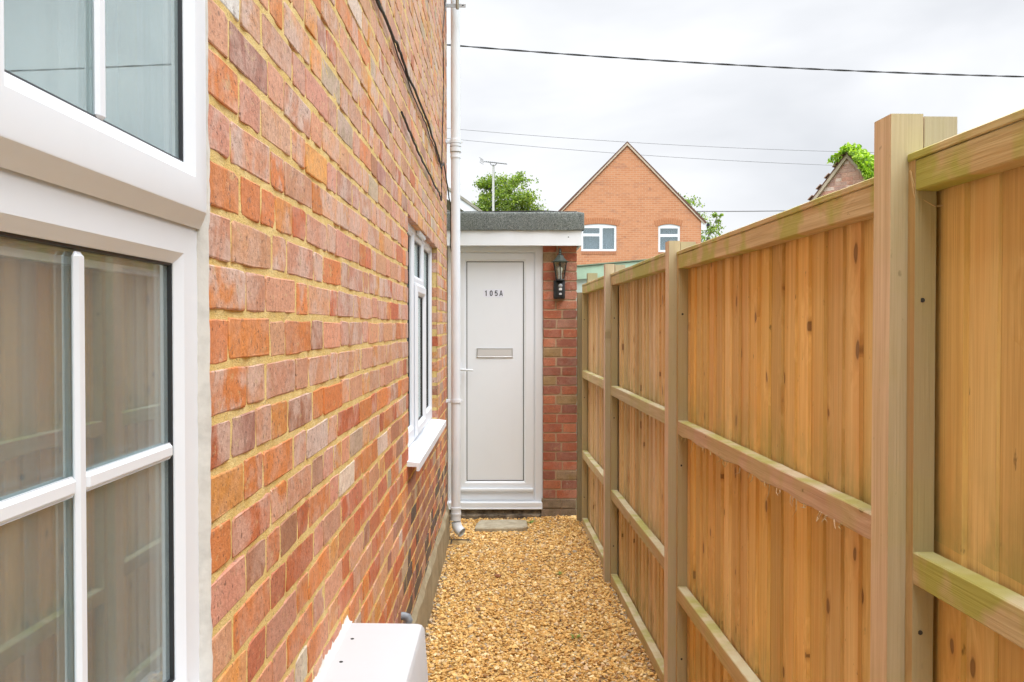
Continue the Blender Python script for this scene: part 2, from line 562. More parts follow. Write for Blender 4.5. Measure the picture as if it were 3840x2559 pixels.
def gravel():
    N = 78000
    xs = rng.uniform(-0.425, 0.78, N)
    ys = -0.2 + (7.0 + 0.2) * rng.uniform(0, 1, N) ** 0.86
    fx = 0.7315 - 0.02667 * ys + 0.075
    keep = (xs < fx)
    # keep clear of the step slab, drain and pier
    slab = (xs > -0.23) & (xs < 0.165) & (ys > 6.51) & (ys < 6.82)
    drain = (xs < -0.25) & (ys > 6.10) & (ys < 6.27)
    keep &= ~slab & ~drain
    keep &= ~((ys > 6.93) & (xs < 0.60))
    xs, ys = xs[keep], ys[keep]
    n = len(xs)
    size = rng.lognormal(math.log(0.0070), 0.32, n).clip(0.0035, 0.015)
    dims = np.stack([size * rng.uniform(0.8, 1.35, n), size * rng.uniform(0.75, 1.2, n), size * rng.uniform(0.35, 0.7, n)], 1)
    base = IV[None] * (1 + rng.normal(0, 0.13, (n, 12, 1)))
    v = base * dims[:, None, :]
    a = rng.uniform(0, 2 * np.pi, n); tl = rng.normal(0, 0.32, n); tl2 = rng.normal(0, 0.32, n)
    ca, sa, ct, st, cu, su = np.cos(a), np.sin(a), np.cos(tl), np.sin(tl), np.cos(tl2), np.sin(tl2)
    y1 = v[..., 1] * ct[:, None] - v[..., 2] * st[:, None]; z1 = v[..., 1] * st[:, None] + v[..., 2] * ct[:, None]
    x2 = v[..., 0] * cu[:, None] + z1 * su[:, None]; z2 = -v[..., 0] * su[:, None] + z1 * cu[:, None]
    x3 = x2 * ca[:, None] - y1 * sa[:, None]; y3 = x2 * sa[:, None] + y1 * ca[:, None]
    hz = 0.006 * np.sin(xs * 7 + ys * 1.7) * np.sin(ys * 2.3) - 0.006 + np.where(rng.uniform(0, 1, n) < 0.3, rng.uniform(0.003, 0.011, n), rng.uniform(-0.004, 0.004, n))
    hz += 0.022 * np.clip((ys - 6.3) / 0.6, 0, 1) * np.clip((xs - 0.1) / 0.25, 0, 1)
    V = np.stack([x3 + xs[:, None], y3 + ys[:, None], z2 + hz[:, None]], -1).reshape(-1, 3)
    F = (IF[None] + (np.arange(n) * 12)[:, None, None]).reshape(-1, 3)
    pal = np.array([(0.50, 0.31, 0.105), (0.58, 0.39, 0.15), (0.63, 0.47, 0.22), (0.44, 0.25, 0.075), (0.30, 0.17, 0.07), (0.70, 0.58, 0.38), (0.30, 0.27, 0.23), (0.52, 0.40, 0.28), (0.17, 0.10, 0.055)])
    pr = np.array([0.28, 0.25, 0.15, 0.13, 0.04, 0.07, 0.03, 0.05, 0.012])
    ci = rng.choice(len(pal), n, p=pr / pr.sum())
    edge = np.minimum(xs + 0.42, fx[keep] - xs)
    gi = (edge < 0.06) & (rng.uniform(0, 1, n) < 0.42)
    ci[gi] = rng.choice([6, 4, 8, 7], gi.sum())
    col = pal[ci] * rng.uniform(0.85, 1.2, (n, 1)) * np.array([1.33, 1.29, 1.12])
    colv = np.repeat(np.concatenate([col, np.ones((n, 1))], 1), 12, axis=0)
    t = NT('flint_chip')
    at = t.n('ShaderNodeAttribute', attribute_name='col')
    nn = t.noise(t.pos(), 210, 3, 0.6)
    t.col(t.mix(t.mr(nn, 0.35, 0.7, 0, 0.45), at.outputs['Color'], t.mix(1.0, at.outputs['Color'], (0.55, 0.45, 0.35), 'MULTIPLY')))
    t.rough(0.6)
    t.bump(nn, 0.4, 0.002)
    me = mass_mesh('gravel', V, F, colv, t.m, False)
    o = link('gravel', me)
    tag(o, 'golden flint gravel covering the narrow alley floor', 'gravel', kind='stuff')
gravel()

# ------------------------------------------------------------------ the brick house on the left
WX = -0.417          # brick face plane
PITCH = 0.0757
ZB = 1.5416          # a bed joint level
YA = 1.229           # jamb of the near window
WY0, WY1 = -1.25, 6.30
Z_LO, Z_HI = 0.205, 4.55
W1 = (-0.70, 1.229, 0.972, 2.300)     # openings: y0, y1, z0, z1
W2 = (3.785, 5.400, 0.935, 2.0305)
house = thing('brick_house', 'old orange brick house wall with ochre mortar along the left of the alley', 'house', (WX, 0, 0))
HX = -WX             # local x = world x + HX

def make_brick_variants(L, H, n, seed):
    r = random.Random(seed)
    out = []
    for _ in range(n):
        cr = lambda: r.uniform(0.002, 0.006) if r.random() < 0.82 else r.uniform(0.006, 0.016)
        hl, hh = L / 2, H / 2
        pts = []
        for (sx, sy) in ((-1, -1), (1, -1), (1, 1), (-1, 1)):
            c1, c2 = cr(), cr()
            j = lambda: r.uniform(-0.0022, 0.0012)
            a = (sx * (hl + j()), sy * (hh - c1)); b = (sx * (hl - c2), sy * (hh + j()))
            pts += [a, b] if sx * sy > 0 else [b, a]
        # middle points of the long edges
        pts.insert(0, None)
        pts = [p for p in pts if p]
        ordp = sorted(pts, key=lambda p: math.atan2(p[1] / hh, p[0] / hl))
        for sy in (-1, 1):
            ordp.append((r.uniform(-0.3, 0.3) * L, sy * (hh + r.uniform(-0.003, 0.002))))
        ordp = sorted(ordp, key=lambda p: math.atan2(p[1] / hh, p[0] / hl))
        k = len(ordp)
        vs = [(-0.055, p[0] * 1.0, p[1]) for p in ordp]
        vs += [(-r.uniform(0.0005, 0.0014), p[0], p[1]) for p in ordp]
        vs += [(r.uniform(-0.0003, 0.0006), p[0] - math.copysign(min(0.0020, abs(p[0])), p[0]) if abs(p[0]) > 0.3 * L else p[0], p[1] - math.copysign(0.0020, p[1])) for p in ordp]
        fs = []
        for q in range(2):
            for i in range(k):
                fs.append((q * k + i, q * k + (i + 1) % k, (q + 1) * k + (i + 1) % k, (q + 1) * k + i))
        fs.append(tuple(range(2 * k, 3 * k)))
        out.append((np.array(vs), fs))
    return out
SL, HL, BH = 0.2170, 0.1050, 0.0640
VAR = {'S': make_brick_variants(SL, BH, 7, 1), 'H': make_brick_variants(HL, BH, 7, 2)}
VMESH = {}
for kx, lst in VAR.items():
    VMESH[kx] = []
    for vs, fs in lst:
        m = MB(); m.add(vs, fs)
        VMESH[kx].append(m.mesh('brick', M_BRICK))

PAL = {'orange': (0.66, 0.235, 0.068), 'red': (0.54, 0.155, 0.062), 'pink': (0.60, 0.305, 0.20), 'amber': (0.70, 0.32, 0.085), 'salmon': (0.65, 0.33, 0.19),
       'buff': (0.50, 0.39, 0.27), 'brown': (0.40, 0.18, 0.10), 'plum': (0.40, 0.19, 0.145), 'white': (0.70, 0.60, 0.49), 'soot': (0.13, 0.105, 0.095)}
def brick_colour(y, z, r):
    w = {'orange': 4.0, 'red': 1.9, 'pink': 1.9, 'amber': 1.0, 'salmon': 1.8, 'buff': 0.35, 'brown': 0.4, 'plum': 0.18, 'white': 0.10}
    if z > 1.42:                      # paler, pinker upper courses: partly grazing sky glare painted into the brick colours
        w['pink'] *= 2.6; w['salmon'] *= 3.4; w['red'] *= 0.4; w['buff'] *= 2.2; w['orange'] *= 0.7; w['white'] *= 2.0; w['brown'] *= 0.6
    elif z < 1.1:
        w['red'] *= 2.0; w['pink'] *= 0.6; w['salmon'] *= 0.5; w['buff'] *= 0.4; w['brown'] *= 1.5; w['plum'] *= 2.2
    if 1.9 < y < 3.5 and z < 1.5:
        w['white'] *= 5; w['salmon'] *= 2.0
    if y > 3.3 and z < 0.62 + 0.06 * math.sin(y * 5):     # damp, sooty foot of the wall
        w = {'soot': 3.5, 'brown': 3.0, 'plum': 2.0, 'buff': 0.9, 'red': 0.9, 'orange': 0.4}
    elif y > 3.7 and z < 0.95:
        w = {'brown': 2.6, 'red': 2.0, 'orange': 2.2, 'buff': 0.9, 'plum': 0.8, 'amber': 0.8}
    ks = list(w)
    k = r.choices(ks, [w[q] for q in ks])[0]
    c = PAL[k]
    v = r.uniform(0.86, 1.14)
    fl = 0.0 if k == 'soot' else (r.random() ** 0.8) * (1.0 if z > 1.2 else 0.5)  # more flash on the higher bricks, part of the same painted glare
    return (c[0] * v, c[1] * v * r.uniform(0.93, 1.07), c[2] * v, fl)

bricks = []
br = random.Random(21)
k0 = int(math.floor((Z_LO - ZB) / PITCH)); k1 = int(math.ceil((Z_HI - ZB) / PITCH))
for k in range(k0, k1):
    z0 = ZB + k * PITCH; z1 = z0 + PITCH; zc = (z0 + z1) / 2
    segs = [(WY0, WY1)]
    for (a, b, c_, d_) in (W1, W2):
        if zc > c_ and zc < d_:
            ns = []
            for (p, q) in segs:
                if p < a: ns.append((p, min(q, a)))
                if q > b: ns.append((max(p, b), q))
            segs = ns
    typ = k % 2          # even: three-quarter bat first
    edges = []
    y = YA - 0.3375 * 8
    off = 0.175 - 0.225 if typ == 0 else 0.0
    seq = ('S', 'H') if typ == 0 else ('H', 'S')
    y += off
    while y < WY1 + 0.3:
        for s_ in seq:
            Lc = 0.225 if s_ == 'S' else 0.1125
            edges.append((y, y + Lc, s_)); y += Lc
    drift = br.uniform(-0.012, 0.012)
    for (p, q) in segs:
        row = []
        for (a, b, s_) in edges:
            a2 = max(a + drift, p); b2 = min(b + drift, q)
            if b2 - a2 < 0.004: continue
            row.append([a2, b2])
        # merge slivers, jitter joints, snap a few stretchers in two
        i = 0
        while i < len(row):
            if row[i][1] - row[i][0] < 0.055 and len(row) > 1:
                if i > 0:
                    row[i - 1][1] = row[i][1]
                else:
                    row[i + 1][0] = row[i][0]
                row.pop(i)
            else:
                i += 1
        for i in range(len(row) - 1):
            j = br.uniform(-0.008, 0.008)
            row[i][1] += j; row[i + 1][0] += j
        out = []
        for a, b in row:
            if b - a > 0.19 and br.random() < 0.10:
                m_ = (a + b) / 2 + br.uniform(-0.02, 0.02)
                out += [(a, m_), (m_, b)]
            else:
                out.append((a, b))
        for a, b in out:
            gy = br.uniform(0.0034, 0.0060)
            bricks.append((a + gy, b - gy, zc, br))
def px_area(yc, zc, L):
    if yc < 0.9: return 0
    f = 880.0
    u = 505.3 + f * WX / yc
    v = 325.9 - f * (zc - CAM_Z) / yc
    if not (100 < u < 520 and -12 < v < 694): return 0
    if W1[2] - .1 < zc < W1[3] and yc < 1.229: return 0
    if 1.85 < yc < 3.0 and zc < 0.74: return L / yc ** 3 * 0.2
    return L / yc ** 3
wall_b = []
for (a, b, zc, r) in bricks:
    wall_b.append(((a + b) / 2, b - a, zc))
order = sorted(range(len(wall_b)), key=lambda i: -px_area(wall_b[i][0], wall_b[i][2], wall_b[i][1]))
single = set(order[:300])

# mortar sheet with an uneven, smeared face
gy = np.arange(WY0, WY1 + 0.006, 0.0125); gz = np.arange(Z_LO - 0.02, Z_HI, 0.0125)
gy[-1] = WY1
def blur(a, n):
    for ax in (0, 1):
        for _ in range(n):
            a = (np.roll(a, 1, ax) + a + np.roll(a, -1, ax)) / 3
    return a
dn = rng.normal(0, 1, (len(gy), len(gz)))
d1 = blur(dn, 2); d1 /= d1.std()
d2 = blur(rng.normal(0, 1, dn.shape), 12); d2 /= d2.std()
dx = -0.0013 + 0.0013 * d1 + 0.0008 * d2
dx = np.clip(dx, -0.0080, -0.0002)
YY, ZZ = np.meshgrid(gy, gz, indexing='ij')
MV = np.stack([dx, YY, ZZ], -1).reshape(-1, 3)
ii, jj = np.meshgrid(np.arange(len(gy) - 1), np.arange(len(gz) - 1), indexing='ij')
nz = len(gz)
q = np.stack([ii * nz + jj, (ii + 1) * nz + jj, (ii + 1) * nz + jj + 1, ii * nz + jj + 1], -1).reshape(-1, 4)
yc_ = (gy[:-1] + gy[1:]) / 2; zc_ = (gz[:-1] + gz[1:]) / 2
ycm, zcm = np.meshgrid(yc_, zc_, indexing='ij')
ok = np.ones(ycm.shape, bool)
for (a, b, c_, d_) in (W1, W2):
    ok &= ~((ycm > a - 0.004) & (ycm < b + 0.004) & (zcm > c_) & (zcm < d_))
q = q[ok.ravel()]
wall = link('wall', mass_mesh('wall', MV, q, None, M_MORTAR, True), house)

mv, mf, mc = [], [], []
base_i = 0
for i, (yc, L, zc) in enumerate(wall_b):
    kind = 'S' if L > 0.155 else 'H'
    full = SL if kind == 'S' else HL
    vi = br.randrange(7)
    sy = L / full
    sz = br.uniform(0.975, 1.025)
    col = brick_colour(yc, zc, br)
    if abs(yc - 1.3625) < 0.06 and abs(zc - 2.02) < 0.04: col = (0.80, 0.80, 0.78, 0.0)      # white paint splash
    px = br.uniform(0.0, 0.0010)
    rx = br.gauss(0, 0.006); rz = br.gauss(0, 0.003); ry = br.gauss(0, 0.006)
    zj = zc + br.uniform(-0.0018, 0.0018)
    if i in single:
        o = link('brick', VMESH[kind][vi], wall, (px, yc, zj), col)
        o.scale = (1, sy, sz)
        o.rotation_euler = (rx, ry, rz)
    else:
        if yc < 0.0 or (yc < 0.9 and zc > 3.2): continue
        vs, fs = VAR[kind][vi]
        rot = np.array(Matrix.Rotation(rz, 3, 'Z') @ Matrix.Rotation(ry, 3, 'Y') @ Matrix.Rotation(rx, 3, 'X'))
        w = (vs * np.array([1, sy, sz])) @ rot.T + np.array([px, yc, zj])
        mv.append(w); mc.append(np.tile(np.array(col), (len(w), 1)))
        mf += [tuple(x + base_i for x in f) for f in fs]
        base_i += len(w)
me = bpy.data.meshes.new('brickwork')
me.from_pydata(np.concatenate(mv).tolist(), [], mf)
at = me.attributes.new('col', 'FLOAT_COLOR', 'POINT')
at.data.foreach_set('color', np.concatenate(mc).astype(np.float32).ravel())
me.materials.append(M_BRICK_A)
tag(link('brickwork', me, wall), kind='stuff')

# inner leaf, room, roof
mb = MB()
XI0, XI1 = -0.28, -0.014
def pier(y0, y1, z0, z1): mb.box(XI0, XI1, y0, y1, z0, z1)
pier(-4.0, W1[0], 0, 4.6); pier(W1[0], W1[1], 0, W1[2]); pier(W1[0], W1[1], W1[3], 4.6)
pier(W1[1] + 0.008, W2[0] - 0.008, 0, 4.6); pier(W2[0], W2[1], 0, W2[2]); pier(W2[0], W2[1], W2[3], 4.6)
pier(W2[1] + 0.008, WY1 - 0.004, 0, 4.6)
mb.box(-0.06, -0.0045, W2[1] + 0.0065, W2[1] + 0.03, W2[2], W2[3])
mb.build('inner_wall', M_MORTAR, house)
mb = MB()
mb.box(-4.5, -4.3, -4.0, 6.29, 0, 4.6); mb.box(-4.3, XI0, -4.0, -3.8, 0, 4.6); mb.box(-4.3, XI0, 6.1, 6.29, 0, 4.6)
mb.box(-4.3, XI0 - 0.002, -3.8, 6.1, 2.45, 2.6); mb.box(-4.3, XI0 - 0.002, -3.8, 6.1, 0.0, 0.2)
mb.box(-1.9, -1.82, -3.8, 6.1, 0.2, 2.45)
mb.build('room', M_PLASTER, house)
mb = MB()
mb.add([(0.05, -4.1, 4.55), (0.05, 6.42, 4.55), (-2.3, 6.42, 6.4), (-2.3, -4.1, 6.4), (-4.8, -4.1, 4.5), (-4.8, 6.42, 4.5),
        (0.05, -4.1, 4.65), (0.05, 6.42, 4.65), (-2.3, 6.42, 6.5), (-2.3, -4.1, 6.5), (-4.8, -4.1, 4.6), (-4.8, 6.42, 4.6)],
       [(0, 1, 2, 3), (3, 2, 5, 4), (6, 9, 8, 7), (9, 10, 11, 8), (0, 6, 7, 1), (4, 5, 11, 10), (1, 7, 8, 2), (2, 8, 11, 5), (0, 3, 9, 6), (3, 4, 10, 9)])
mb.build('roof', plain('house_tiles', (0.20, 0.09, 0.06), 0.85, 0, 0.4, 8), house)
# rendered plinth with a splayed top
mb = MB()
n = 40
pv = []
for i in range(n + 1):
    y = 2.35 + (WY1 + 0.006 - 2.35) * i / n
    w = 0.003 * math.sin(i * 1.7) + 0.002 * math.sin(i * 0.6)
    pv += [(-0.03, y, -0.05), (0.022 + w, y, -0.05), (0.019 + w, y, 0.205 + 0.01 * math.sin(i * 0.9)), (0.001, y, 0.238 + 0.006 * math.sin(i * 1.3)), (-0.03, y, 0.238)]
fs = []
for i in range(n):
    for k in range(4):
        a = i * 5 + k
        fs.append((a, a + 1, a + 6, a + 5))
fs.append((0, 1, 2, 3, 4)); fs.append(tuple(n * 5 + k for k in (4, 3, 2, 1, 0)))
mb.add(pv, fs)
mb.build('plinth', M_RENDER, house)
mb = MB().box(-0.03, 0.012, -4.0, 2.345, -0.05, 0.20)
mb.build('plinth', M_RENDER, house)

# ---- near window
FX = -0.010        # frame face, relative to brick face
win = MB()
cells_y = [(-0.70, -0.062), (-0.062, 0.655), (0.655, 1.229)]
ZT = 1.655
def frame_prof(l, r, b, t, x, bd=0.009):
    bead = 0.014
    return [(0, 0, 0, 0, x - 0.062), (0, 0, 0, 0, x), (l - bead, r - bead, b - bead, t - bead, x), (l, r, b, t, x - bd), (l, r, b, t, x - 0.062)]
for ci, (a, b) in enumerate(cells_y):
    la = 0.069 if ci == 0 else 0.045
    ra = 0.069 if ci == 2 else 0.045
    win.ring(a, b, W1[2] + 0.012, ZT, frame_prof(la, ra, 0.072, 0.048, FX))
    win.ring(a, b, ZT, W1[3] - 0.004, [(0, 0, 0, 0, FX - 0.062), (0, 0, 0, 0, FX - 0.001), (0.05, 0.05, 0.05, 0.05, FX - 0.001), (0.05, 0.05, 0.05, 0.05, FX - 0.062)])
window = win.build('window', M_UPVC, house, smooth=25)
window['label'] = 'large white framed window close to the camera'
# opening sashes (proud, chamfered)
for ci, (a, b) in enumerate(cells_y):
    s = MB()
    y0, y1, z0, z1 = a + (0.004 if ci == 2 else 0.02), b - 0.004, ZT + 0.003, W1[3] - 0.008
    def pr(d, x): return (d, d, d, d, x)
    s.ring(y0, y1, z0, z1, [pr(0.006, FX + 0.0005), pr(0.0, FX + 0.004), pr(0.020, FX + 0.020), pr(0.022, FX + 0.0205), pr(0.062, FX + 0.0205), pr(0.078, FX + 0.011), pr(0.078, FX - 0.04)])
    sash = s.build('sash', M_UPVC, window, smooth=15)
    m = MB(); m.ring(y0, y1, z0, z1, [pr(0.0783, FX + 0.0100), pr(0.081, FX + 0.0092), pr(0.082, FX + 0.0052)])
    m.build('gasket', M_GASKET, window)
    gx = FX + 0.005
    m = MB().box(gx - 0.004, gx, y0 + 0.079, y1 - 0.079, z0 + 0.079, z1 - 0.079)
    m.box(gx - 0.024, gx - 0.020, y0 + 0.079, y1 - 0.079, z0 + 0.079, z1 - 0.079)
    m.build('pane', M_GLASS, window)
    ym = 0.913 if ci == 2 else (y0 + y1) / 2
    m = MB().cbox(gx + 0.0005, gx + 0.008, ym - 0.010, ym + 0.010, z0 + 0.0786, z1 - 0.0786, 0.004)
    m.build('glazing_bar', M_UPVC, window)
# fixed lights below
for ci, (a, b) in enumerate(cells_y):
    la = 0.069 if ci == 0 else 0.045
    ra = 0.069 if ci == 2 else 0.045
    y0, y1, z0, z1 = a + la, b - ra, W1[2] + 0.084, ZT - 0.048
    m = MB(); m.ring(y0, y1, z0, z1, [(0.0003, 0.0003, 0.0003, 0.0003, FX - 0.0105), (0.003, 0.003, 0.003, 0.003, FX - 0.0112), (0.004, 0.004, 0.004, 0.004, FX - 0.0158)])
    m.build('gasket', M_GASKET, window)
    gx = FX - 0.016
    m = MB().box(gx - 0.004, gx, y0 + 0.001, y1 - 0.001, z0 + 0.001, z1 - 0.001)
    m.box(gx - 0.024, gx - 0.020, y0 + 0.001, y1 - 0.001, z0 + 0.001, z1 - 0.001)
    m.build('pane', M_GLASS, window)
    ym = 0.906 if ci == 2 else (y0 + y1) / 2; zm = 1.362
    m = MB().cbox(gx + 0.0005, gx + 0.009, ym - 0.0105, ym + 0.0105, z0 + 0.006, z1 - 0.006, 0.005)
    m.build('glazing_bar', M_UPVC, window)
    for (ya_, yb_) in ((y0 + 0.006, ym - 0.0107), (ym + 0.0107, y1 - 0.006)):
        m = MB().cbox(gx + 0.0005, gx + 0.009, ya_, yb_, zm - 0.0105, zm + 0.0105, 0.005)
        m.build('glazing_bar', M_UPVC, window)
    m = MB()          # white spacer bar seen inside the unit
    m.ring(y0 + 0.001, y1 - 0.001, z0 + 0.001, z1 - 0.001, [(0.010, 0.010, 0.010, 0.010, gx - 0.006), (0.018, 0.018, 0.018, 0.018, gx - 0.006), (0.018, 0.018, 0.018, 0.018, gx - 0.019)])
    m.build('spacer', M_UPVC, window)
m = MB().cbox(-0.07, 0.055, W1[0] - 0.04, W1[1] + 0.03, W1[2] - 0.024, W1[2] + 0.010, 0.004)
m.build('sill', M_UPVC, window)
m = MB().box(-0.27, -0.08, W1[0], W1[1], W1[2] + 0.012, W1[2] + 0.035)
m.build('inner_sill', M_UPVC, window)
# grey-green cloth added behind the lower panes to lend them a pale veil
m = MB()
vs = []
nb2 = 60
for q_ in range(nb2 + 1):
    y = W1[0] + 0.03 + (W1[1] - W1[0] - 0.06) * q_ / nb2
    xx = -0.150 + 0.012 * math.sin(q_ * 1.3) + 0.006 * math.sin(q_ * 3.1)
    vs += [(xx, y, W1[2] + 0.04), (xx, y, ZT - 0.05)]
m.add(vs, [(q_ * 2, q_ * 2 + 2, q_ * 2 + 3, q_ * 2 + 1) for q_ in range(nb2)])
m.build('hung_cloth', plain('veil_cloth', (0.36, 0.44, 0.40), 0.9), window, smooth=True)
m = MB()
vs = []
for q_ in range(nb2 + 1):
    y = W1[0] + 0.03 + (W1[1] - W1[0] - 0.06) * q_ / nb2
    xx = -0.100 + 0.006 * math.sin(q_ * 0.7) + 0.003 * math.sin(q_ * 2.3)
    vs += [(xx, y, ZT - 0.02), (xx, y, W1[3] - 0.02)]
m.add(vs, [(q_ * 2, q_ * 2 + 2, q_ * 2 + 3, q_ * 2 + 1) for q_ in range(nb2)])
m.build('upper_curtain', plain('white_cloth', (0.84, 0.86, 0.88), 0.9), window, smooth=True)  # white curtain folds, put close behind the upper panes to brighten them
# smeared sealant between frame and bricks
m = MB()
zz = W1[2]
pts = []
while zz < W1[3]:
    pts.append(zz); zz += 0.014
vs = []
for z in pts:
    w = 0.003 + 0.004 * random.random() + (0.004 if (int(z * 9) % 3 == 0) else 0)
    vs += [(FX - 0.004, W1[1] - 0.006 - 0.004 * random.random(), z), (0.0022, W1[1] + 0.0005, z), (0.0030 + 0.0010 * random.random(), W1[1] + w, z), (-0.008, W1[1] + w + 0.002, z)]
fs = []
for i in range(len(pts) - 1):
    for k in range(3):
        fs.append((i * 4 + k, i * 4 + k + 1, i * 4 + k + 5, i * 4 + k + 4))
m.add(vs, fs)
m.build('sealant', M_SEAL, window, smooth=60)

# ---- far window
FX2 = -0.032
win = MB()
cy = [(3.79, 4.330), (4.330, 4.835), (4.835, 5.392)]
z0f, z1f = 0.962, 2.022
for ci, (a, b) in enumerate(cy):
    la = 0.06 if ci == 0 else 0.035
    ra = 0.06 if ci == 2 else 0.035
    if ci == 1:
        win.ring(a, b, z0f, 1.742, [(0, 0, 0, 0, FX2 - 0.06), (0, 0, 0, 0, FX2), (0.03, 0.03, 0.05, 0.03, FX2), (0.03, 0.03, 0.05, 0.03, FX2 - 0.06)])
        win.ring(a, b, 1.742, z1f, frame_prof(la, ra, 0.035, 0.062, FX2))
    else:
        win.ring(a, b, z0f, z1f, frame_prof(la, ra, 0.075, 0.062, FX2))
window2 = win.build('window', M_UPVC, house, smooth=25)
window2['label'] = 'narrow looking white window further along the brick wall'
def pane2(y0, y1, z0, z1, x):
    m = MB(); m.ring(y0, y1, z0, z1, [(0, 0, 0, 0, x + 0.006), (0.007, 0.007, 0.007, 0.007, x + 0.001), (0.007, 0.007, 0.007, 0.007, x - 0.03)])
    m.build('gasket', M_GASKET, window2)
    MB().box(x - 0.004, x, y0 + 0.001, y1 - 0.001, z0 + 0.001, z1 - 0.001).build('pane', M_GLASS, window2)
pane2(3.85, 4.295, 1.037, 1.960, FX2 - 0.024)
pane2(4.870, 5.332, 1.037, 1.960, FX2 - 0.024)
pane2(4.365, 4.800, 1.777, 1.960, FX2 - 0.024)
s = MB()
def pr2(d, x): return (d, d, d, d, x)
s.ring(4.335, 4.830, z0f + 0.012, 1.738, [pr2(0.004, FX2 + 0.0005), pr2(0, FX2 + 0.004), pr2(0.014, FX2 + 0.016), pr2(0.045, FX2 + 0.016), pr2(0.060, FX2 + 0.002), pr2(0.060, FX2 - 0.04)])
s.build('sash', M_UPVC, window2, smooth=15)
pane2(4.396, 4.769, z0f + 0.073, 1.677, FX2 - 0.006)
MB().cbox(FX2 + 0.001, FX2 + 0.022, 4.42, 4.74, 1.980, 2.008, 0.006).build('trickle_vent', M_UPVC, window2)
m = MB()
m.add([(FX2 - 0.03, 3.725, 0.957), (0.052, 3.725, 0.942), (0.052, 5.425, 0.942), (FX2 - 0.03, 5.425, 0.957),
       (FX2 - 0.03, 3.725, 0.930), (0.040, 3.725, 0.926), (0.040, 5.425, 0.926), (FX2 - 0.03, 5.425, 0.930),
       (0.052, 3.725, 0.908), (0.052, 5.425, 0.908), (0.040, 3.725, 0.908), (0.040, 5.425, 0.908)],
      [(0, 1, 2, 3), (1, 8, 9, 2), (8, 10, 11, 9), (10, 5, 6, 11), (5, 4, 7, 6), (0, 4, 5, 10, 8, 1), (3, 2, 9, 11, 6, 7)])
m.build('sill', M_UPVC, window2)
m = MB().box(-0.06, -0.006, W2[0], W2[1], W2[3], W2[3] + 0.010)
m.build('lintel', plain('rusty_lintel', (0.10, 0.05, 0.025), 0.9), window2)

# ------------------------------------------------------------------ meter box
bx = thing('meter_box', 'white plastic meter box fixed low on the brick wall', 'meter box', (WX, 2.06, 0.70))
m = MB()
y0, y1 = -0.26, 0.245
prof = [(0.004, -0.42), (0.236, -0.42), (0.205, 0.030), (0.198, 0.0395), (0.186, 0.043), (0.004, 0.046)]
k = len(prof)
ins = 0.008
rows = [(y0, -ins), (y0 + ins, 0), (y1 - ins, 0), (y1, -ins)]
vs = []
for (y, d) in rows:
    for (px_, pz) in prof:
        vs.append((px_ + (d if px_ > 0.1 else 0), y, pz + (d if pz > 0 else 0)))
fs = []
for i in range(3):
    for j in range(k - 1):
        fs.append((i * k + j, (i + 1) * k + j, (i + 1) * k + j + 1, i * k + j + 1))
fs.append(tuple(range(k))); fs.append(tuple(3 * k + j for j in reversed(range(k))))
m.add(vs, fs)
m.build('body', M_BOX, bx, smooth=35)
for yy in (-0.03, 0.12):
    m = MB(); m.lathe([(0.0001, 0.0002), (0.0045, 0.0002), (0.0045, -0.006)], 10, (0.036, yy, 0.0462))
    m.build('screw_hole', M_DARK, bx)
m = MB()
vs = []
n = 36
for i in range(n + 1):
    y = y0 + (y1 + 0.004 - y0) * i / n
    vs += [(0.0, y, 0.046 + 0.006 + 0.016 * random.random()), (0.004 + 0.004 * random.random(), y, 0.048), (0.012 + 0.005 * random.random(), y, 0.0463), (0.0, y, 0.040)]
m.add(vs, [(i * 4 + k_, i * 4 + k_ + 1, i * 4 + k_ + 5, i * 4 + k_ + 4) for i in range(n) for k_ in range(3)])
m.build('sealant', M_SEAL, bx, smooth=60)

# grey waste elbow
wp = thing('waste_pipe', 'small grey plastic waste pipe elbow poking out above the plinth', 'pipe', (WX, 3.50, 0.335))
MB().tube([(-0.02, 0, 0.03), (0.014, 0, 0.03), (0.026, 0, 0.026), (0.032, 0, 0.012), (0.033, 0, -0.03)], 0.016, 12).build('elbow', M_GREYPL, wp, smooth=40)
MB().lathe([(0.016, -0.012), (0.020, -0.012), (0.020, 0.006), (0.016, 0.006)], 14, (0.033, 0, -0.022)).build('collar', M_GREYPL, wp, smooth=30)

# ------------------------------------------------------------------ downpipe
DX, DY, DR = -0.349, 6.20, 0.0325
dp = thing('downpipe', 'white plastic downpipe running down the corner of the brick house', 'downpipe', (DX, DY, 0))
m = MB(); m.tube([(0, 0, z) for z in (0.235, 1.2, 2.735)], DR, 28, False); m.build('pipe', M_PIPE, dp, smooth=50)
m = MB(); m.tube([(0, 0, z) for z in (2.78, 3.6, 4.40)], DR, 28, False); m.build('pipe', M_PIPE, dp, smooth=50)
m = MB(); m.lathe([(DR + .0005, 2.70), (DR + .004, 2.70), (DR + .004, 2.712), (DR + .0025, 2.714), (DR + .0025, 2.738), (DR + .006, 2.742), (DR + .006, 2.800), (DR + .0015, 2.804), (DR + .0015, 2.83), (DR, 2.834)], 28)
m.build('coupler', M_PIPE, dp, smooth=30)
m = MB(); m.lathe([(DR + .0062, 2.7395), (DR + .0068, 2.7415), (DR + .0062, 2.7435)], 28); m.lathe([(DR + .0062, 2.7765), (DR + .0068, 2.7785), (DR + .0062, 2.7805)], 28); m.lathe([(DR + .0018, 2.800), (DR + .0072, 2.8025), (DR + .0018, 2.805)], 28)
m.build('coupler_grime', plain('joint_grime', (0.07, 0.06, 0.03), 0.9), dp)
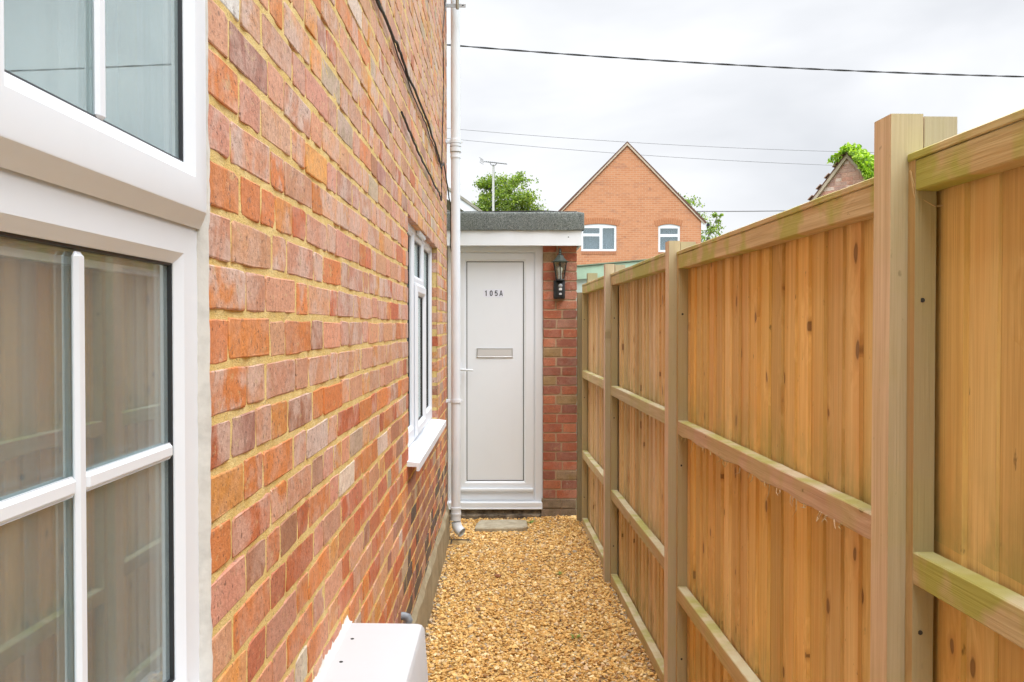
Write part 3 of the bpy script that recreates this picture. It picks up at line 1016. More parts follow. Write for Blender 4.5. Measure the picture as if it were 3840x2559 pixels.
for zc in (2.815, 0.995):
    m = MB()
    m.lathe([(DR + .0008, zc - .012), (DR + .006, zc - .012), (DR + .006, zc + .012), (DR + .0008, zc + .012)], 28)
    m.cbox(-0.066, -DR - 0.002, -0.012, 0.012, zc - .011, zc + .011, 0.002)
    m.cbox(-0.0675, -0.063, -0.045, 0.045, zc - .013, zc + .013, 0.002)
    m.cbox(DR + .004, DR + .016, -0.006, 0.006, zc - .008, zc + .008, 0.002)
    m.build('clip', M_PIPE, dp, smooth=30)
m = MB(); m.lathe([(DR + .0005, 0.19), (DR + .005, 0.19), (DR + .005, 0.204), (DR + .003, 0.206), (DR + .003, 0.228), (DR + .0055, 0.230), (DR + .0055, 0.244), (DR, 0.246)], 28); m.build('coupler', M_PIPE, dp, smooth=30)
ang = []
for i in range(9):
    a = R(70) * i / 8
    ang.append((0.085 * (1 - math.cos(a)) * 0.80, -0.085 * (1 - math.cos(a)) * 0.55, 0.15 - 0.085 * math.sin(a)))
m = MB(); m.tube([(0, 0, 0.21)] + ang, DR + .002, 24, False); m.tube([(0, 0, 0.21)] + ang, DR - .001, 24, False)
m.build('shoe', M_PIPE, dp, smooth=50)

# drain under the shoe
dr = thing('drain_gully', 'black plastic drain grate set in the gravel under the downpipe', 'drain', (-0.315, 6.19, -0.010))
dr.scale = (0.72, 0.72, 1)
m = MB()
m.cbox(-0.10, 0.10, -0.10, -0.085, -0.03, 0.010, 0.003); m.cbox(-0.10, 0.10, 0.085, 0.10, -0.03, 0.010, 0.003)
m.cbox(-0.10, -0.085, -0.0849, 0.0849, -0.03, 0.010, 0.003); m.cbox(0.085, 0.10, -0.0849, 0.0849, -0.03, 0.010, 0.003)
m.build('frame', M_GASKET, dr)
for i in range(7):
    x = -0.068 + i * 0.0227
    MB().cbox(x - 0.005, x + 0.005, -0.0848, 0.0848, -0.012, 0.004, 0.002).build('bar', M_GASKET, dr)

# ------------------------------------------------------------------ cables on the wall
def wig(pts, n, amp, seed):
    r = random.Random(seed)
    P = [Vector(p) for p in pts]
    out = []
    for a, b in zip(P[:-1], P[1:]):
        for i in range(n):
            t_ = i / n
            p = a.lerp(b, t_)
            out.append((p.x + r.uniform(0, amp * .5), p.y + r.gauss(0, amp), p.z + r.gauss(0, amp)))
    out.append(tuple(P[-1]))
    return out
W = lambda y, z, o=0.012: (WX + o, y, z)
# main pair of cables
m = MB(); m.tube(wig([W(0.6, 2.60, .008), W(1.8, 2.57, .008), W(2.78, 2.556, .008), W(3.3, 2.574, .012), W(3.65, 2.567), W(4.53, 2.585), W(5.1, 2.566), W(5.56, 2.54)], 6, 0.0035, 3), 0.0055, 8)
o = m.build('wall_cable', M_CABLE, smooth=60)
tag(o, 'thick black cable clipped along the upper brick wall', 'cable', 'cables on the brick wall')
m = MB(); m.tube(wig([W(1.2, 2.585, .008), W(2.8, 2.575, .010), W(3.38, 2.558, .006), W(4.05, 2.548, .008), W(4.6, 2.555, .008), W(5.2, 2.54, .008), W(5.62, 2.525, .008)], 6, 0.005, 5), 0.003, 6)
o = m.build('wall_cable', M_CABLE, smooth=60)
tag(o, 'thin black cable running just beside the thicker clipped one', 'cable', 'cables on the brick wall')
m = MB(); m.tube(wig([W(3.48, 2.363, .008), W(3.7, 2.345), W(4.04, 2.327), W(4.6, 2.333), W(5.02, 2.325), W(5.4, 2.335), W(5.64, 2.326, .008)], 6, 0.004, 9), 0.005, 8)
o = m.build('wall_cable', M_CABLE, smooth=60)
tag(o, 'short black cable above the far window in the brick wall', 'cable', 'cables on the brick wall')
m = MB(); m.tube(wig([W(6.12, 4.2, .012), W(6.06, 3.80, .012), W(5.80, 3.45, .008), W(5.85, 3.1, .008), W(5.75, 2.8, .008), W(5.68, 2.55, .008), W(5.67, 2.33, .008)], 5, 0.003, 12), 0.0038, 6)
o = m.build('wall_cable', M_CABLE, smooth=60)
tag(o, 'vertical black cable dropping down the end of the brick wall', 'cable', 'cables on the brick wall')
m = MB(); m.tube(wig([W(5.60, 2.535, .010), W(5.80, 2.585, .012), W(5.98, 2.52, .016), W(6.12, 2.44, .022), W(6.24, 2.36, .030), W(6.28, 2.24, .028), W(6.30, 2.10, .024), W(6.34, 2.0, .034)], 4, 0.005, 14), 0.0045, 6)
o = m.build('wall_cable', M_CABLE, smooth=60)
tag(o, 'loose frayed cable tail hanging behind the white downpipe', 'cable', 'cables on the brick wall')
# galvanised bracket at the top of the pipe
bk = thing('wall_bracket', 'galvanised steel bracket with bolt at the top of the wall corner', 'bracket', (WX, 6.08, 3.722))
MB().cbox(0.003, 0.007, -0.06, 0.06, -0.02, 0.35, 0.001).build('plate', M_STEEL, bk)
MB().cbox(0.007, 0.146, -0.018, -0.013, -0.020, 0.005, 0.001).build('arm', M_STEEL, bk)
m = MB(); m.lathe([(0.0001, -0.035), (0.011, -0.035), (0.011, 0.06), (0.0001, 0.06)], 8, (0.090, -0.028, 0)); m.build('bolt', plain('aged_bolt', (0.30, 0.28, 0.22), 0.5, 0.6), bk)
MB().cbox(0.122, 0.132, -0.0195, -0.0180, -0.010, -0.004, 0.0005).build('slot', M_DARK, bk)

# ------------------------------------------------------------------ porch with the white door
PY = 7.00            # door frame face
porch = thing('porch', 'flat roofed porch with white door at the end of the alley', 'porch', (0, PY, 0))
XL, XR = -0.457, 0.2975
PX1 = 0.566
# pier bricks
pm = MB().box(XR + 0.004, PX1 - 0.004, -0.030, 0.20, -0.05, 2.17)
pier_o = pm.build('brick_pier', M_MORTAR2, porch)
PB = {'a': (0.46, 0.135, 0.06), 'b': (0.40, 0.11, 0.052), 'c': (0.50, 0.17, 0.08), 'd': (0.33, 0.11, 0.065), 'e': (0.43, 0.18, 0.11), 'g': (0.33, 0.21, 0.08)}
pr_ = random.Random(5)
pz = 0.155
row_i = 0
base_v = VMESH['S']
while pz < 2.15:
    ztop = min(pz + 0.0645, 2.168)
    wl_ = (0.100, 0.145)[row_i % 2] + pr_.uniform(-0.006, 0.006)
    if row_i == 0 or pz > 1.78 and row_i % 2: wl_ = 0.100
    for (a, b) in ((XR + 0.002, XR + wl_), (XR + wl_ + 0.011, PX1)):
        L = b - a
        kind = 'S' if L > 0.155 else 'H'
        full = SL if kind == 'S' else HL
        cc = PB[pr_.choices(list(PB), [3, 2.4, 2.4, 2, 1.4, 0.35])[0]]
        f_ = pr_.uniform(0.85, 1.12)
        o = link('brick', VMESH[kind][pr_.randrange(7)], pier_o, ((a + b) / 2, -0.036 + pr_.uniform(-0.0015, 0.001), (pz + ztop) / 2), (cc[0] * f_, cc[1] * f_, cc[2] * f_, pr_.random() * 0.25))
        o.rotation_euler = (0, 0, R(-90))
        o.scale = (1, L / full, (ztop - pz) / BH)
    pz += 0.0751
    row_i += 1
for (zz0, zz1, xa, xb) in ((0.080, 0.146, XR - 0.010, PX1 - 0.006), (-0.03, 0.070, XR - 0.014, PX1 - 0.004)):
    for (a, b) in ((xa, xa + 0.155), (xa + 0.163, xb)):
        L = b - a
        kind = 'S' if L > 0.155 else 'H'
        full = SL if kind == 'S' else HL
        o = link('brick', VMESH[kind][pr_.randrange(7)], pier_o, ((a + b) / 2, -0.048, (zz0 + zz1) / 2), (0.22, 0.17, 0.105, 0.2))
        o.rotation_euler = (0, 0, R(-90))
        o.scale = (1, L / full, (zz1 - zz0) / BH)
# porch body behind
m = MB().box(-0.60, XL - 0.004, -0.01, 2.2, -0.05, 2.17); m.box(PX1 - 0.11, PX1 - 0.006, 0.21, 2.2, -0.05, 2.17); m.box(-0.6, PX1 - 0.006, 2.21, 2.3, -0.05, 2.17)
m.build('side_wall', M_MORTAR2, porch)
# roof: felt wrapped kerb and fascia
FXL, FXR, FY = -0.62, 0.600, -0.155
m = MB()
nxr, nzr = 90, 10
vs = []
def felt(x, u):
    # u: 0 bottom front .. 1 over the top
    w = 0.0016 * math.sin(x * 23 + 1) + 0.001 * math.sin(x * 57) + 0.002 * math.sin(x * 9 + u * 4)
    return w
path = [(-0.012, 2.264), (-0.020, 2.266), (-0.021, 2.30), (-0.020, 2.34), (-0.019, 2.385), (-0.016, 2.400), (-0.010, 2.406), (0.02, 2.409), (0.12, 2.404), (1.2, 2.398), (2.5, 2.40)]
for i in range(nxr + 1):
    x = FXL + (FXR + 0.012 - FXL) * i / nxr
    for j, (dy, z) in enumerate(path):
        e = 0.0
        if i > nxr - 2: e = (i - nxr + 2) * 0.003
        vs.append((x, FY + dy + felt(x, j / 10) * (1 if j < 8 else 0.3) + (0.004 if i == nxr else 0), z + felt(x + 3, j / 10) * 0.8 - (e if j > 4 else 0)))
np_ = len(path)
fs = [(i * np_ + j, (i + 1) * np_ + j, (i + 1) * np_ + j + 1, i * np_ + j + 1) for i in range(nxr) for j in range(np_ - 1)]
m.add(vs, fs)
# end face on the right
off = nxr * np_
fs2 = [tuple(off + j for j in range(np_))]
m.f.extend(fs2); m.mi.extend([0])
t = NT('mineral_felt')
_p = t.pos()
n1 = t.noise(_p, 120, 3, 0.8); n2 = t.noise(_p, 60, 4, 0.65); n3 = t.noise(_p, 7, 3)
c = t.mix(t.mr(n1, 0.36, 0.64), (0.03, 0.037, 0.035), (0.26, 0.285, 0.27))
c = t.mix(t.mr(n2, 0.45, 0.7, 0, 0.6), c, (0.075, 0.085, 0.078))
c = t.mix(t.mr(n3, 0.52, 0.75, 0, 0.35), c, (0.10, 0.115, 0.085))
t.col(c); t.rough(0.95); t.bump(n1, 0.7, 0.003)
M_FELT = t.m
roof_o = m.build('felt_roof', M_FELT, porch, smooth=60)
m = MB().cbox(FXL, FXR - 0.006, FY, FY + 0.02, 2.146, 2.2655, 0.002); m.build('fascia', M_FASCIA, porch)
m = MB().box(FXR - 0.026, FXR - 0.0065, FY + 0.0203, 2.3, 2.147, 2.264); m.build('fascia', M_FASCIA, porch)
m = MB().box(FXL, FXR - 0.027, FY + 0.0205, -0.04, 2.169, 2.178); m.build('soffit', M_FASCIA, porch)
for (xx, zz) in ((0.49, 2.213), (-0.42, 2.213)):
    m = MB(); m.tube([(xx, FY - 0.0015, zz), (xx, FY + 0.002, zz)], 0.005, 8); m.build('nail', plain('nail_head', (0.12, 0.12, 0.12), 0.6), porch)
m = MB(); m.tube([(-0.6, FY + 0.05, 2.414), (-0.3, FY + 0.045, 2.414), (-0.05, FY + 0.05, 2.416), (0.2, FY + 0.05, 2.419), (0.32, FY + 0.06, 2.423), (0.42, FY + 0.05, 2.414), (0.56, FY + 0.06, 2.417)], 0.0055, 6)
o = m.build('roof_cable', M_CABLE, smooth=60, loc=(0, PY, 0)); tag(o, 'thin black cable lying along the porch felt edge', 'cable')

# door: frame mesh is the part, everything on it a sub-part
m = MB()
m.ring_xz(XL, XR, 0.071, 2.168, [(0, 0, 0, 0, 0.06), (0, 0, 0, 0, 0.0), (0.056, 0.056, 0.054, 0.052, 0.0), (0.068, 0.068, 0.060, 0.064, 0.010), (0.068, 0.068, 0.060, 0.064, 0.06)])
door = m.build('door', M_UPVC, porch, smooth=25)
door['label'] = 'white panelled front door numbered 105A'
lx0, lx1, lz0, lz1 = XL + 0.070, XR - 0.070, 0.133, 2.102
px0, px1, pz0, pz1 = -0.3095, 0.1475, 0.284, 2.036
m = MB()
m.ring_xz(lx0, lx1, lz0, lz1, [(0, 0, 0, 0, 0.05), (0, 0, 0, 0, 0.006), (0.003, 0.003, 0.003, 0.003, 0.004), (px0 - lx0 - 0.016, lx1 - px1 - 0.016, pz0 - lz0 - 0.016, lz1 - pz1 - 0.016, 0.004), (px0 - lx0, lx1 - px1, pz0 - lz0, lz1 - pz1, 0.016), (px0 - lx0, lx1 - px1, pz0 - lz0, lz1 - pz1, 0.05)])
m.build('leaf', M_DOOR, door, smooth=25)
m = MB(); m.ring_xz(px0, px1, pz0, pz1, [(0.0002, 0.0002, 0.0002, 0.0002, 0.0165), (0.0055, 0.0055, 0.0055, 0.0055, 0.0165), (0.0055, 0.0055, 0.0055, 0.0055, 0.03)])
m.build('gasket', M_GASKET, door)
MB().box(px0 + 0.0058, px1 - 0.0058, 0.0205, 0.03, pz0 + 0.0058, pz1 - 0.0058).build('panel', M_DOOR, door)
MB().cbox(lx0 + 0.012, lx1 - 0.004, -0.022, 0.0035, 0.203, 0.231, 0.008, 2).build('weather_bar', M_UPVC, door)
m = MB().cbox(XL - 0.01, XR - 0.004, -0.055, 0.06, 0.074, 0.125, 0.004); m.cbox(XL - 0.01, XR - 0.0045, -0.062, -0.0551, 0.070, 0.082, 0.003)
m.build('threshold', M_UPVC, door)
m = MB(); m.ring_xz(-0.229, 0.060, 1.270, 1.347, [(0, 0, 0, 0, 0.0203), (0.001, 0.001, 0.001, 0.001, 0.012), (0.006, 0.006, 0.006, 0.006, 0.0105), (0.008, 0.008, 0.010, 0.008, 0.0135), (0.008, 0.008, 0.010, 0.008, 0.018)])
m.build('letter_plate', M_CHROME, door, smooth=25)
m = MB().cbox(-0.2205, 0.0515, 0.0125, 0.0200, 1.2805, 1.3385, 0.002); m.build('letter_flap', plain('flap_silver', (0.62, 0.63, 0.635), 0.4, 0.15), door)
# handle
m = MB(); m.cbox(-0.386, -0.352, -0.012, 0.0036, 1.05, 1.235, 0.006, 2); m.build('handle_plate', M_UPVC, door)
m = MB(); m.tube([(-0.366, -0.012, 1.178), (-0.366, -0.045, 1.178), (-0.358, -0.056, 1.178), (-0.255, -0.056, 1.172)], [0.010, 0.010, 0.0095, 0.008], 12); m.build('handle', M_UPVC, door, smooth=50)
m = MB(); m.tube([(-0.366, -0.0135, 1.088), (-0.366, -0.010, 1.088)], 0.010, 14); m.box(-0.371, -0.361, -0.0132, -0.012, 1.064, 1.084); m.build('keyhole', plain('key_cylinder', (0.12, 0.12, 0.12), 0.35, 0.7), door)
# number
MB().box(-0.176, -0.012, 0.0195, 0.0204, 1.752, 1.815).build('number_sticker', M_STICK, door)
def glyphs():
    mm = MB()
    Hh, Wd, st = 0.0435, 0.0235, 0.0072
    def poly(pts, x0):
        k_ = len(pts)
        vs_ = [(x0 + px_ * Wd, 0.0185, 1.7618 + pz_ * Hh) for px_, pz_ in pts] + [(x0 + px_ * Wd, 0.0194, 1.7618 + pz_ * Hh) for px_, pz_ in pts]
        mm.add(vs_, [tuple(range(k_))] + [(i, i + k_, (i + 1) % k_ + k_, (i + 1) % k_) for i in range(k_)])
    def loop(cx_, cz_, rx_, rz_, a0, a1, x0, nseg=20, ex=2.6):
        """thick elliptical stroke"""
        o_, i_ = [], []
        for q_ in range(nseg + 1):
            a_ = R(a0 + (a1 - a0) * q_ / nseg)
            c_, s_ = math.cos(a_), math.sin(a_)
            f = lambda v: math.copysign(abs(v) ** (2 / ex), v)
            o_.append((cx_ + rx_ * f(c_), cz_ + rz_ * f(s_)))
            i_.append((cx_ + (rx_ - st / Wd) * f(c_), cz_ + (rz_ - st / Hh) * f(s_)))
        for q_ in range(nseg):
            poly([o_[q_], o_[q_ + 1], i_[q_ + 1], i_[q_]], x0)
    sw, sh_ = st / Wd, st / Hh
    x = -0.1645
    poly([(0.36, 0), (0.36 + sw, 0), (0.36 + sw, 1.0), (0.44, 1.0), (0.12, 0.83), (0.12, 0.69), (0.36, 0.80)], x)
    x += 0.0400
    loop(0.5, 0.5, 0.5, 0.5, 0, 360, x, 28)
    x += 0.0400
    poly([(0.08, 1.0), (0.0, 0.46), (0.27, 0.46), (0.34, 0.82), (0.34, 1.0)], x)
    poly([(0.345, 0.835), (0.93, 0.835), (0.93, 1.0), (0.345, 1.0)], x)
    loop(0.48, 0.34, 0.52, 0.34, 150, -160, x, 24)
    x += 0.0385
    poly([(-0.06, 0), (0.24, 0), (0.52, 0.86), (0.52, 1.0), (0.36, 1.0)], x)
    poly([(0.5205, 0.86), (0.80, 0), (1.10, 0), (0.68, 1.0), (0.5205, 1.0)], x)
    poly([(0.325, 0.22), (0.715, 0.22), (0.66, 0.385), (0.385, 0.385)], x)
    return mm
num = glyphs().build('house_number', M_PRINT, door)

# base under the threshold
t = NT('damp_concrete')
_p = t.pos(); _n = t.noise(_p, 14, 5, 0.65)
t.col(t.mix(t.mr(_n, 0.35, 0.65), (0.05, 0.035, 0.025), (0.24, 0.19, 0.13))); t.rough(0.85); t.bump(t.noise(_p, 90, 4), 0.6, 0.004)
M_DAMP = t.m
m = MB()
vs = []
n = 40
for i in range(n + 1):
    x = XL - 0.1 + (XR - 0.018 - XL + 0.1) * i / n
    w = 0.006 * math.sin(i * 1.1) + 0.004 * math.sin(i * 2.7)
    vs += [(x, -0.02, 0.0705), (x, -0.035 + w, 0.035), (x, -0.075 + w, 0.026 + 0.5 * w), (x, -0.085 + w, -0.06)]
m.add(vs, [(i * 4 + k_, (i + 1) * 4 + k_, (i + 1) * 4 + k_ + 1, i * 4 + k_ + 1) for i in range(n) for k_ in range(3)])
m.build('concrete_base', M_DAMP, porch)
# stone step slab
m = MB()
out_ = [(x_, y_ + 0.085) for x_, y_ in ((-0.228, 6.44), (-0.10, 6.425), (0.02, 6.43), (0.135, 6.445), (0.168, 6.50), (0.165, 6.69), (0.05, 6.715), (-0.09, 6.705), (-0.20, 6.695), (-0.222, 6.58))]
k = len(out_)
cx_, cy_ = sum(p[0] for p in out_) / k, sum(p[1] for p in out_) / k
vs = [(x, y, -0.03) for x, y in out_] + [(x, y, 0.016) for x, y in out_] + [(cx_ + (x - cx_) * 0.95, cy_ + (y - cy_) * 0.94, 0.025) for x, y in out_]
fs = [(q_ * k + i, q_ * k + (i + 1) % k, (q_ + 1) * k + (i + 1) % k, (q_ + 1) * k + i) for q_ in range(2) for i in range(k)] + [tuple(range(2 * k, 3 * k))]
m.add(vs, fs)
t = NT('step_stone')
_p = t.pos(); _n = t.noise(_p, 16, 5, 0.65)
t.col(t.mix(t.mr(_n, 0.35, 0.68), (0.30, 0.26, 0.18), (0.46, 0.41, 0.30))); t.rough(0.85); t.bump(t.noise(_p, 120, 4), 0.5, 0.003)
o = m.build('step_slab', t.m); tag(o, 'worn stone step slab in the gravel before the door', 'step')

# ------------------------------------------------------------------ wall lantern
LX, LY, LZ = 0.4245, PY - 0.155, 0.0
ln = thing('wall_lantern', 'black coach lantern with motion sensor on the brick pier', 'lantern', (LX, PY - 0.036, 1.735))
m = MB()            # back box with a rounded front
pts = [(-0.045, -0.0005), (-0.045, -0.050), (-0.036, -0.066), (-0.020, -0.076), (0, -0.079), (0.020, -0.076), (0.036, -0.066), (0.045, -0.050), (0.045, -0.0005)]
k = len(pts)
vs = []
for z, s_ in ((0.0, 0.9), (0.008, 0.985), (0.016, 1.0), (0.140, 1.0), (0.146, 0.93)):
    vs += [(x * s_, y * (s_ if y < -0.01 else 1), z) for x, y in pts]
fs = [(q_ * k + i, q_ * k + (i + 1) % k, (q_ + 1) * k + (i + 1) % k, (q_ + 1) * k + i) for q_ in range(4) for i in range(k)] + [tuple(reversed(range(k))), tuple(4 * k + i for i in range(k))]
m.add(vs, fs)
m.build('mount_box', M_BLKMET, ln, smooth=50)
LC = (0.003, -0.082)
def lath(name, prof, mat, n=6, rot=R(0), sm=False):
    mm = MB(); mm.lathe(prof, n, (LC[0], LC[1], 0), rot); return mm.build(name, mat, ln, smooth=sm)
lath('cage_base', [(0.0001, 0.138), (0.036, 0.138), (0.040, 0.147), (0.034, 0.153), (0.0001, 0.153)], M_BLKMET, 6, R(30))
for i in range(6):
    a = R(30 + 60 * i); a2 = R(90 + 60 * i)
    b0 = (LC[0] + 0.034 * math.cos(a), LC[1] + 0.034 * math.sin(a), 0.150); b1 = (LC[0] + 0.057 * math.cos(a), LC[1] + 0.057 * math.sin(a), 0.288)
    MB().tube([b0, b1], 0.0037, 6).build('cage_bar', M_BLKMET, ln)
    c0 = (LC[0] + 0.034 * math.cos(a2), LC[1] + 0.034 * math.sin(a2), 0.150); c1 = (LC[0] + 0.057 * math.cos(a2), LC[1] + 0.057 * math.sin(a2), 0.288)
    sh = 0.97
    q4 = [Vector(p) for p in (b0, c0, c1, b1)]
    ctr = Vector((LC[0], LC[1], 0))
    q4 = [Vector((ctr.x + (p.x - ctr.x) * sh, ctr.y + (p.y - ctr.y) * sh, p.z)) for p in q4]
    q5 = [Vector((ctr.x + (p.x - ctr.x) * 0.96, ctr.y + (p.y - ctr.y) * 0.96, p.z)) for p in q4]
    mm = MB(); mm.add([p[:] for p in q4 + q5], [(0, 1, 2, 3), (7, 6, 5, 4), (0, 4, 5, 1), (1, 5, 6, 2), (2, 6, 7, 3), (3, 7, 4, 0)]); mm.build('pane', M_LGLASS, ln)
lath('lamp_holder', [(0.0001, 0.151), (0.013, 0.151), (0.013, 0.188), (0.0001, 0.188)], plain('white_lampholder', (0.7, 0.7, 0.68), 0.4), 14, 0, 40)
lath('bulb', [(0.011, 0.188), (0.0135, 0.205), (0.020, 0.225), (0.018, 0.243), (0.0001, 0.252)], plain('unlit_bulb', (0.75, 0.75, 0.73), 0.25), 16, 0, 60)
lath('lantern_roof', [(0.058, 0.286), (0.078, 0.2865), (0.0795, 0.2895), (0.066, 0.292), (0.050, 0.303), (0.034, 0.322), (0.026, 0.337), (0.018, 0.343), (0.0001, 0.343)], M_GRNMET, 6, R(30))
lath('finial', [(0.010, 0.342), (0.0135, 0.347), (0.013, 0.352), (0.008, 0.356), (0.0125, 0.362), (0.013, 0.368), (0.007, 0.375), (0.0095, 0.382), (0.0095, 0.387), (0.0001, 0.393)], M_GRNMET, 14, 0, 60)
m = MB(); m.tube([(0.003, -0.02, 0.165), (0.003, -0.02, 0.40)], 0.006, 8); m.build('stem', M_BLKMET, ln)
m = MB(); m.lathe([(0.0001, -0.018), (0.012, -0.013), (0.017, 0.0), (0.012, 0.013), (0.0001, 0.018)], 14, (0.006, -0.083, 0.102)); m.build('sensor', plain('sensor_grey', (0.36, 0.38, 0.40), 0.3), ln, smooth=60)
MB().cbox(-0.006, 0.018, -0.090, -0.076, 0.066, 0.084, 0.002).build('sensor_window', plain('sensor_white', (0.7, 0.7, 0.7), 0.4), ln)
MB().cbox(-0.004, 0.016, -0.0845, -0.074, 0.030, 0.046, 0.002).build('badge', plain('badge_grey', (0.45, 0.46, 0.47), 0.35), ln)

# ------------------------------------------------------------------ timber fence on the right
fence = thing('timber_fence', 'close boarded timber fence with posts and rails along the right', 'fence', (0.7315, 0, 0), math.atan(0.02667))
fr_ = random.Random(33)
def plank_z(w, t0, t1, h, segs, jit, r):
    """board standing up: local y 0..w, thickness t0 at y=0, t1 at y=w, seen from -x; front face at x=0"""
    vs = []; fs = []
    for i in range(segs + 1):
        z = h * i / segs
        b = r.uniform(-jit, jit); e = r.uniform(-jit, jit) * 0.5
        vs += [(b, 0 + e, z), (b + r.uniform(-jit, jit) * .4, w + e, z), (b + t1, w + e, z), (b + t0, 0 + e, z)]
    for i in range(segs):
        for k in range(4):
            fs.append((i * 4 + k, i * 4 + (k + 1) % 4, i * 4 + 4 + (k + 1) % 4, i * 4 + 4 + k))
    fs += [(3, 2, 1, 0), tuple(segs * 4 + k for k in range(4))]
    return vs, fs
def bar_y(L, d, h, segs, jit, r, waney=0.0, ch=0.0025):
    """rail along y: section d (x) by h (z), eased edges"""
    vs = []; fs = []
    c = ch
    for i in range(segs + 1):
        y = L * i / segs
        jx = r.uniform(-jit, jit); jz = r.uniform(-jit, jit)
        wb = r.uniform(0, waney)
        sec = [(0, c + wb), (c + wb * .35, wb), (d, wb * .2), (d, h - c), (d - c, h), (c, h), (0, h - c)]
        vs += [(x + jx, y, z + jz) for x, z in sec]
    k = 7
    for i in range(segs):
        for q_ in range(k):
            fs.append((i * k + q_, (i + 1) * k + q_, (i + 1) * k + (q_ + 1) % k, i * k + (q_ + 1) % k))
    fs += [tuple(range(k)), tuple(segs * k + q_ for q_ in reversed(range(k)))]
    return vs, fs
def tint(c, v, r):
    f_ = 1 + r.uniform(-v, v)
    return (c[0] * f_, c[1] * f_ * r.uniform(0.97, 1.03), c[2] * f_ * r.uniform(0.9, 1.1), 1)
POSTS = [(-0.27, 1.90), (1.575, 1.904), (3.445, 1.857), (5.215, 1.890), (6.70, 1.925)]
PW = 0.068
for i, (py, ph) in enumerate(POSTS):
    if i == 4:
        vs, fs = plank_z(0.062, 0.075, 0.075, ph + 0.05, 6, 0.0008, fr_)
        m = MB().add(vs, fs); m.build('post', M_WOODP, fence, loc=(0.074, py, -0.05), color=tint((0.34, 0.30, 0.17), .06, fr_))
        vs, fs = plank_z(0.05, 0.075, 0.075, 1.83, 5, 0.0008, fr_)
        m = MB().add(vs, fs); m.build('post', M_WOODP, fence, loc=(0.004, py + 0.065, -0.05), color=(0.20, 0.12, 0.055, 1))
        continue
    dA = (0.060, 0.0585, 0.044, 0.055)[i]
    vs, fs = plank_z(PW, dA, dA, ph + 0.05, 8, 0.0008, fr_)
    m = MB().add(vs, fs)
    m.build('post', M_WOODP, fence, loc=(0, py, -0.05), color=tint((0.70, 0.54, 0.40), .05, fr_))
    vs, fs = plank_z(PW - 0.006, 0.060, 0.060, ph + 0.049, 8, 0.0008, fr_)
    m = MB().add(vs, fs)
    m.build('post', M_WOODP, fence, loc=(dA + 0.0036, py + 0.002, -0.053), color=tint((0.55, 0.45, 0.32), .05, fr_))
PAN = []
for i in range(4):
    ya = POSTS[i][0] + PW + 0.001
    yb = POSTS[i + 1][0] - 0.001
    PAN.append((ya, yb))
BATT, RX, RD = 0.026, 0.032, 0.038
